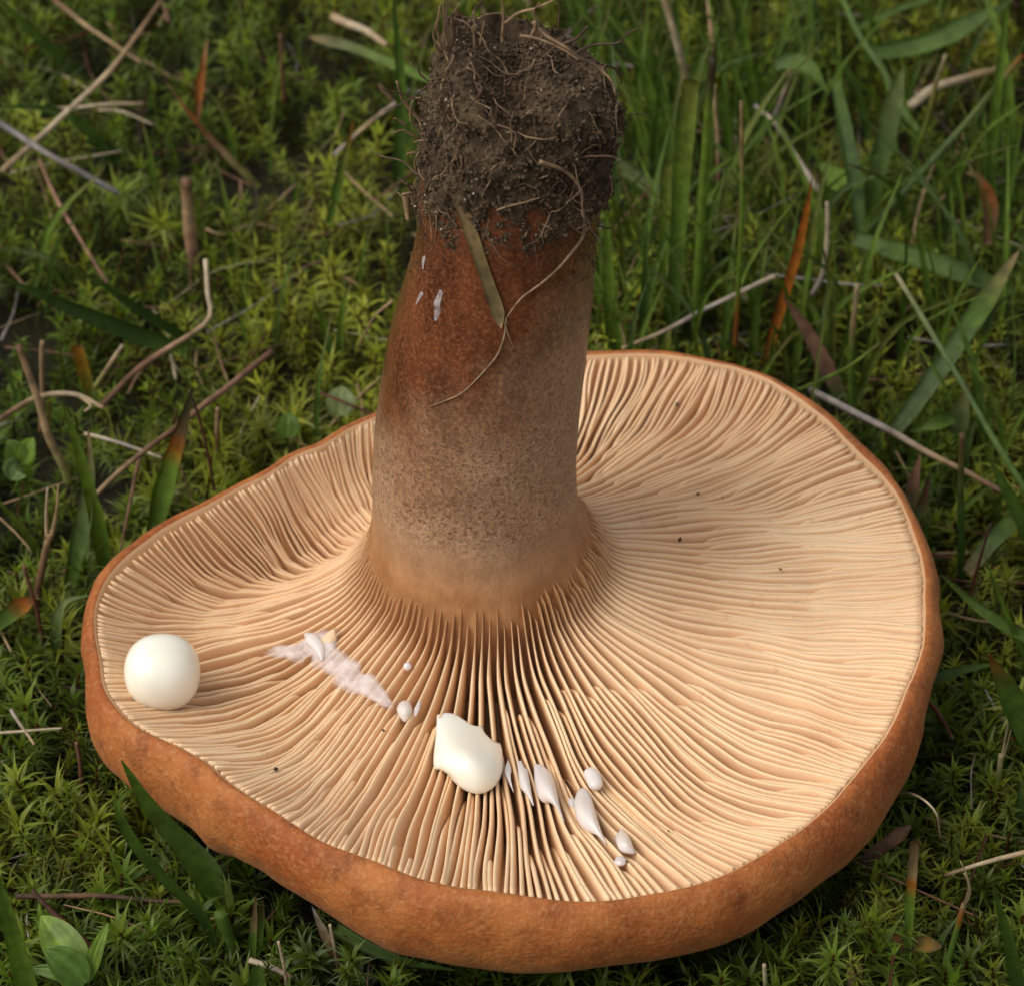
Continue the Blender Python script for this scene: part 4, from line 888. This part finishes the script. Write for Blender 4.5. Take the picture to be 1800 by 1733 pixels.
blade('short clipped bright stub before the tall clipped blade', [(1164,560),(1168,400),(1173,284)], 19, [GM,GB,YG], z=.6, tip=0, twist=.2)
blade('bright green blade rising out of the top edge', [(1330,240),(1316,110),(1298,-20)], 22, [GM,GB,GB], z=.9, tip=.9, twist=.2)
stalk('thin stem red below, green in the middle, tan above', [(1290,640),(1298,500),(1304,330),(1301,178)], 10, [(0,RUST),(.2,RUST),(.3,GB),(.7,GB),(.78,TAN),(1,TAN)], 'up', name='grass_stalk', mat='grass', z=.7)
blade('vivid orange dead blade', [(1340,650),(1378,525),(1410,410),(1428,312)], 18, [(0,BR),(.2,OR),(.9,OR),(1,BR)], z=.7, tip=.4, twist=.2)
stalk('grey broken stalk slanting down to the orange blade', [(1442,338),(1400,275),(1360,215),(1328,183)], 11, [GREY,PALE,GREY], z=[1.5,1.7,1.9,2.0])
stalk('pale bent stalk beyond the orange blade', [(1395,560),(1440,495),(1452,440),(1455,355)], 11, [BR,GREY,PALE,PALE], 'up', z=1.0)
stalk('pale thin stem under the fuzzy green leaf', [(1360,212),(1378,165),(1398,115)], 10, [GREY,TAN], 'up', z=1.2)
blade('ragged green leaf hanging on the pale thin stem', [(1362,112),(1395,108),(1425,125),(1455,165)], 32, [BG_,GM,GM], 'lie', z=[2.2,2.3,2.3,2.1], tip=.5, name='leaf', twist=.5)
blade('dark green blade with its tip hanging downwards', [(1468,140),(1488,240),(1505,345),(1516,470)], 26, [GM,GD,GD,GM], 'lie', z=[2.6,2.2,1.7,1.0], tip=.35, twist=.3)
stalk('long grey-green stem slanting in from the top edge', [(1615,240),(1550,125),(1470,-15)], 15, [GM,BG_,GM], 'lie', name='grass_stalk', mat='grass', z=[1.4,1.8,2.2])
blade('wide grey-green blunt blade behind the long green stem', [(1520,400),(1545,290),(1588,118)], 34, [GM,BG_,PG], z=1.0, tip=.2, twist=.3)
stalk('stem with a yellow middle and pale dry tip', [(1602,290),(1635,190),(1662,97)], 11, [GM,YG,(.26,.22,.06),PALE], 'up', name='grass_stalk', mat='grass', z=1.2)
stalk('longest green stem, rust at its upper tip', [(1520,410),(1600,325),(1700,215),(1798,98)], 14, [(0,GM),(.5,BG_),(.85,YG),(1,RUST)], 'lie', name='grass_stalk', mat='grass', z=[1.1,1.6,2.2,2.8], wob=.05)
stalk('dry pale seed spike pointing at the yellow stem', [(1758,118),(1700,135),(1645,155),(1600,188)], 12, [TAN,TAN,PALE,PALE], z=[1.4,1.5,1.5,1.3], taper=1.5)
blade('wide dark blade along the far corner', [(1520,95),(1640,72),(1760,10)], 34, [GD,GM,BG_], 'lie', z=[1.2,1.6,2.0], tip=.3, twist=.3)
blade('narrow blade above the wide dark corner blade', [(1505,48),(1590,12),(1670,-10)], 18, [GM,BG_], 'lie', z=[1.2,1.5,1.8], twist=.3)
blade('upright green blade at the far edge, tallest there', [(1738,330),(1750,190),(1775,-20)], 20, [GM,GB,GM], z=1.0, tip=.6, twist=.2)
blade('upright green blade leaning outwards below the tallest edge one', [(1762,390),(1780,290),(1798,200)], 18, [GM,GM,GB], z=1.0, tip=.7)
blade('blue-green blade lying flat under the longest green stem', [(1500,418),(1620,455),(1700,482),(1790,515)], 36, [BG_,GM,BG_,GM], 'lie', z=[1.4,1.5,1.4,1.1], tip=.3, twist=.3)
stalk('pale straight stick leaning just beyond the far rim', [(1366,484),(1250,542),(1095,614)], 10, [PALE,GREY,TAN], z=[1.9,1.6,1.2])
blade('green blade rising right against the stem', [(1082,640),(1072,520),(1064,350)], 30, [GM,GB,GM], z=.8, tip=.8, twist=.2)
blade('pale blue-green blade coming from behind the soil clump', [(1185,360),(1130,318),(1072,275)], 26, [BG_,PG,BG_], 'lie', z=[1.1,1.3,1.5], tip=.2, twist=.3)
blade('dark narrow blade between the stem and the tall clipped blade', [(1128,640),(1133,520),(1137,400)], 18, [GD,GD,GM], z=.7, tip=.6)
blade('thin yellowish blade in the upright group', [(1150,480),(1110,370),(1085,285)], 11, [GM,YG,TAN], z=.8, tip=.6)
blade('curled brown dead leaf at the far edge', [(1735,430),(1742,360),(1722,312),(1698,305)], 26, [BR,BR,RUST,TAN], mat='dry', z=1.2, tip=.4, name='leaf', twist=.6)
blade('small oval bright leaf near the pale bent stalk', [(1482,330),(1462,305),(1440,288)], 44, [GB,GB,GM], 'lie', z=1.6, tip=.8, name='leaf')
blade('thin green blade below the flat blue-green one', [(1640,560),(1622,455),(1612,372)], 13, [GM,GB,GM], z=.9, tip=.6)
# --- behind the stem, near the top
blade('green blade with a tan tip reaching to the soil clump', [(765,145),(680,108),(610,80),(540,64)], 18, [GM,GB,PG,TAN], 'lie', z=[1.5,1.5,1.6,1.6], tip=.15)
stalk('broad tan stalk above the tan-tipped blade', [(585,28),(630,50),(680,78)], 16, [TAN,PALE,TAN], z=1.3)
stalk('grey stalk dropping to a rust-tipped green stem', [(705,175),(650,215),(588,272)], 9, [GREY,TAN,GREY], z=[1.6,1.4,1.1])
blade('green stem-like blade with an orange tip', [(578,395),(600,300),(622,212)], 17, [GM,GM,YG,OR], z=.8, tip=.6)
stalk('dark reddish stem standing in the far moss', [(502,180),(494,60)], 9, [RED,BR], 'up', z=1.0)
blade('dark green blade rising behind the soil clump', [(700,330),(705,160),(690,-20)], 26, [GD,GM,GD], z=.8, tip=.8, twist=.3)
stalk('thin fibre hanging out from the side of the stem', [(690,528),(655,560),(630,610)], 5, [TAN,BR], 'up', z=2.2)
def round_leaf(label, c, wpx, col, z):
    a = at_z(c[0], c[1] + wpx * .5, z); root = thing('round_leaf_plant', at_z(c[0], c[1] + wpx * .8, .5)); tag(root, label, 'small plant', 'small round-leaved plants')
    V, F, cc, aa = stalk_mesh(np.array([at_z(c[0], c[1] + wpx * .8, .5), at_z(c[0], c[1] + wpx * .4, z)]), .04, [GM, GM]); link_mesh('stem', V, F, M['grass'], root, col=cc, attrs={'across': aa})
    leaf_part(root, 'leaf', (c[0], c[1] + wpx * .5), (c[0] + 4, c[1] - wpx * .5), wpx, z, z + .25, col, .12)
round_leaf('pale round leaf by the stem above the far rim', (598,705), 52, PG, 1.1)
round_leaf('darker oval leaf farther along the far rim', (505,748), 44, GM, 1.0)
seedling('small leafy green plant among dry stems at the edge', [(30,850),(35,810)], [((35,815),(12,775),40,1.2,1.5,GM), ((38,815),(60,770),36,1.2,1.5,GB), ((35,820),(20,845),44,1.2,1.1,BG_)])

# straw stuck to the stem
P = [on_stem(x, y, .075) for x, y in [(806,348),(820,388),(838,440),(855,490),(872,540),(881,578)]]
V, F, c_, a_ = blade_mesh(np.array(P), px2cm(22, P[2]), [(.30,.20,.09),(.24,.16,.06),(.20,.14,.055),(.16,.12,.05),(.30,.21,.09)], tip=.12, root=.8, fold=.1)
finish(link_mesh('straw', V, F, M['dry'], base=P[0], col=c_, attrs={'across': a_}), 'straw', 'flat brown straw stuck to the red-brown stem below the soil')

# fine litter and stray grass nobody could count
Vs, Fs, Cs, Ac, off = [], [], [], [], 0
for k in range(620):
    x, y = RNG.uniform(-9.5, 9.5), RNG.uniform(-8, 15)
    if math.hypot(x - CX, y - CY) < float(Rf(math.atan2(y - CY, x - CX))) + .3: continue
    z = float(moss_top(np.array([x]), np.array([y]))[0]) - RNG.uniform(.0, .45); a = RNG.uniform(0, 6.28); L = RNG.uniform(.5, 1.9); d = np.array([math.cos(a), math.sin(a), RNG.uniform(-.25, .35)])
    P = np.array([[x, y, z], np.array([x, y, z]) + d * L * .5 + RNG.normal(size=3) * .06, np.array([x, y, z]) + d * L])
    v, f, c2, a2 = stalk_mesh(P, RNG.uniform(.014, .05), [[TAN, BR, GREY, PALE, DK, RED, BR, PK, TAN][k % 9]] * 2, .6, 7)
    Vs.append(v); Fs += [tuple(i + off for i in q) for q in f]; off += len(v); Cs.append(c2); Ac.append(a2)
tag(link_mesh('plant_litter', np.vstack(Vs), Fs, M['dry'], base=(0, 0, 0), col=np.vstack(Cs), attrs={'across': np.concatenate(Ac)}), 'bits of dead stems strewn in the moss', 'plant litter', kind='stuff')
Vs, Fs, Cs, Ac, off = [], [], [], [], 0
for k in range(760):
    x, y = RNG.uniform(-9.5, 10), RNG.uniform(1, 16)
    if k % 4 and x < 1: x = abs(x) + .5
    if k % 7 == 0: y = RNG.uniform(-8, 2)
    if k % 5 == 1: x, y = RNG.uniform(1.0, 4.2), RNG.uniform(4, 11)
    if math.hypot(x - CX, y - CY) < float(Rf(math.atan2(y - CY, x - CX))) + .5: continue
    h = RNG.uniform(.9, 2.3) * (1.25 if x > 0 and y > 2 else .8) * (.55 if y < 2 else 1); a = RNG.uniform(0, 6.28); ln = RNG.uniform(.1, .7) * h
    P = np.array([[x, y, .3], [x + .3 * ln * math.cos(a), y + .3 * ln * math.sin(a), .3 + h * .6], [x + ln * math.cos(a), y + ln * math.sin(a), .3 + h]])
    g = [GB, GM, GB, BG_, GM, YG, GB, (.17, .26, .03)][k % 8]
    v, f, c2, a2 = blade_mesh(P, RNG.uniform(.035, .13), [GD, g, g, g if k % 4 else TAN], tip=.8, twist=RNG.uniform(-.8, .8), n=8)
    Vs.append(v); Fs += [tuple(i + off for i in q) for q in f]; off += len(v); Cs.append(c2); Ac.append(a2)
tag(link_mesh('grass', np.vstack(Vs), Fs, M['grass'], base=(0, 0, 0), col=np.vstack(Cs), attrs={'across': np.concatenate(Ac)}), 'loose thin grass growing through the moss', 'grass', kind='stuff')

for o in SC.objects:
    if '_o' in o: del o['_o']
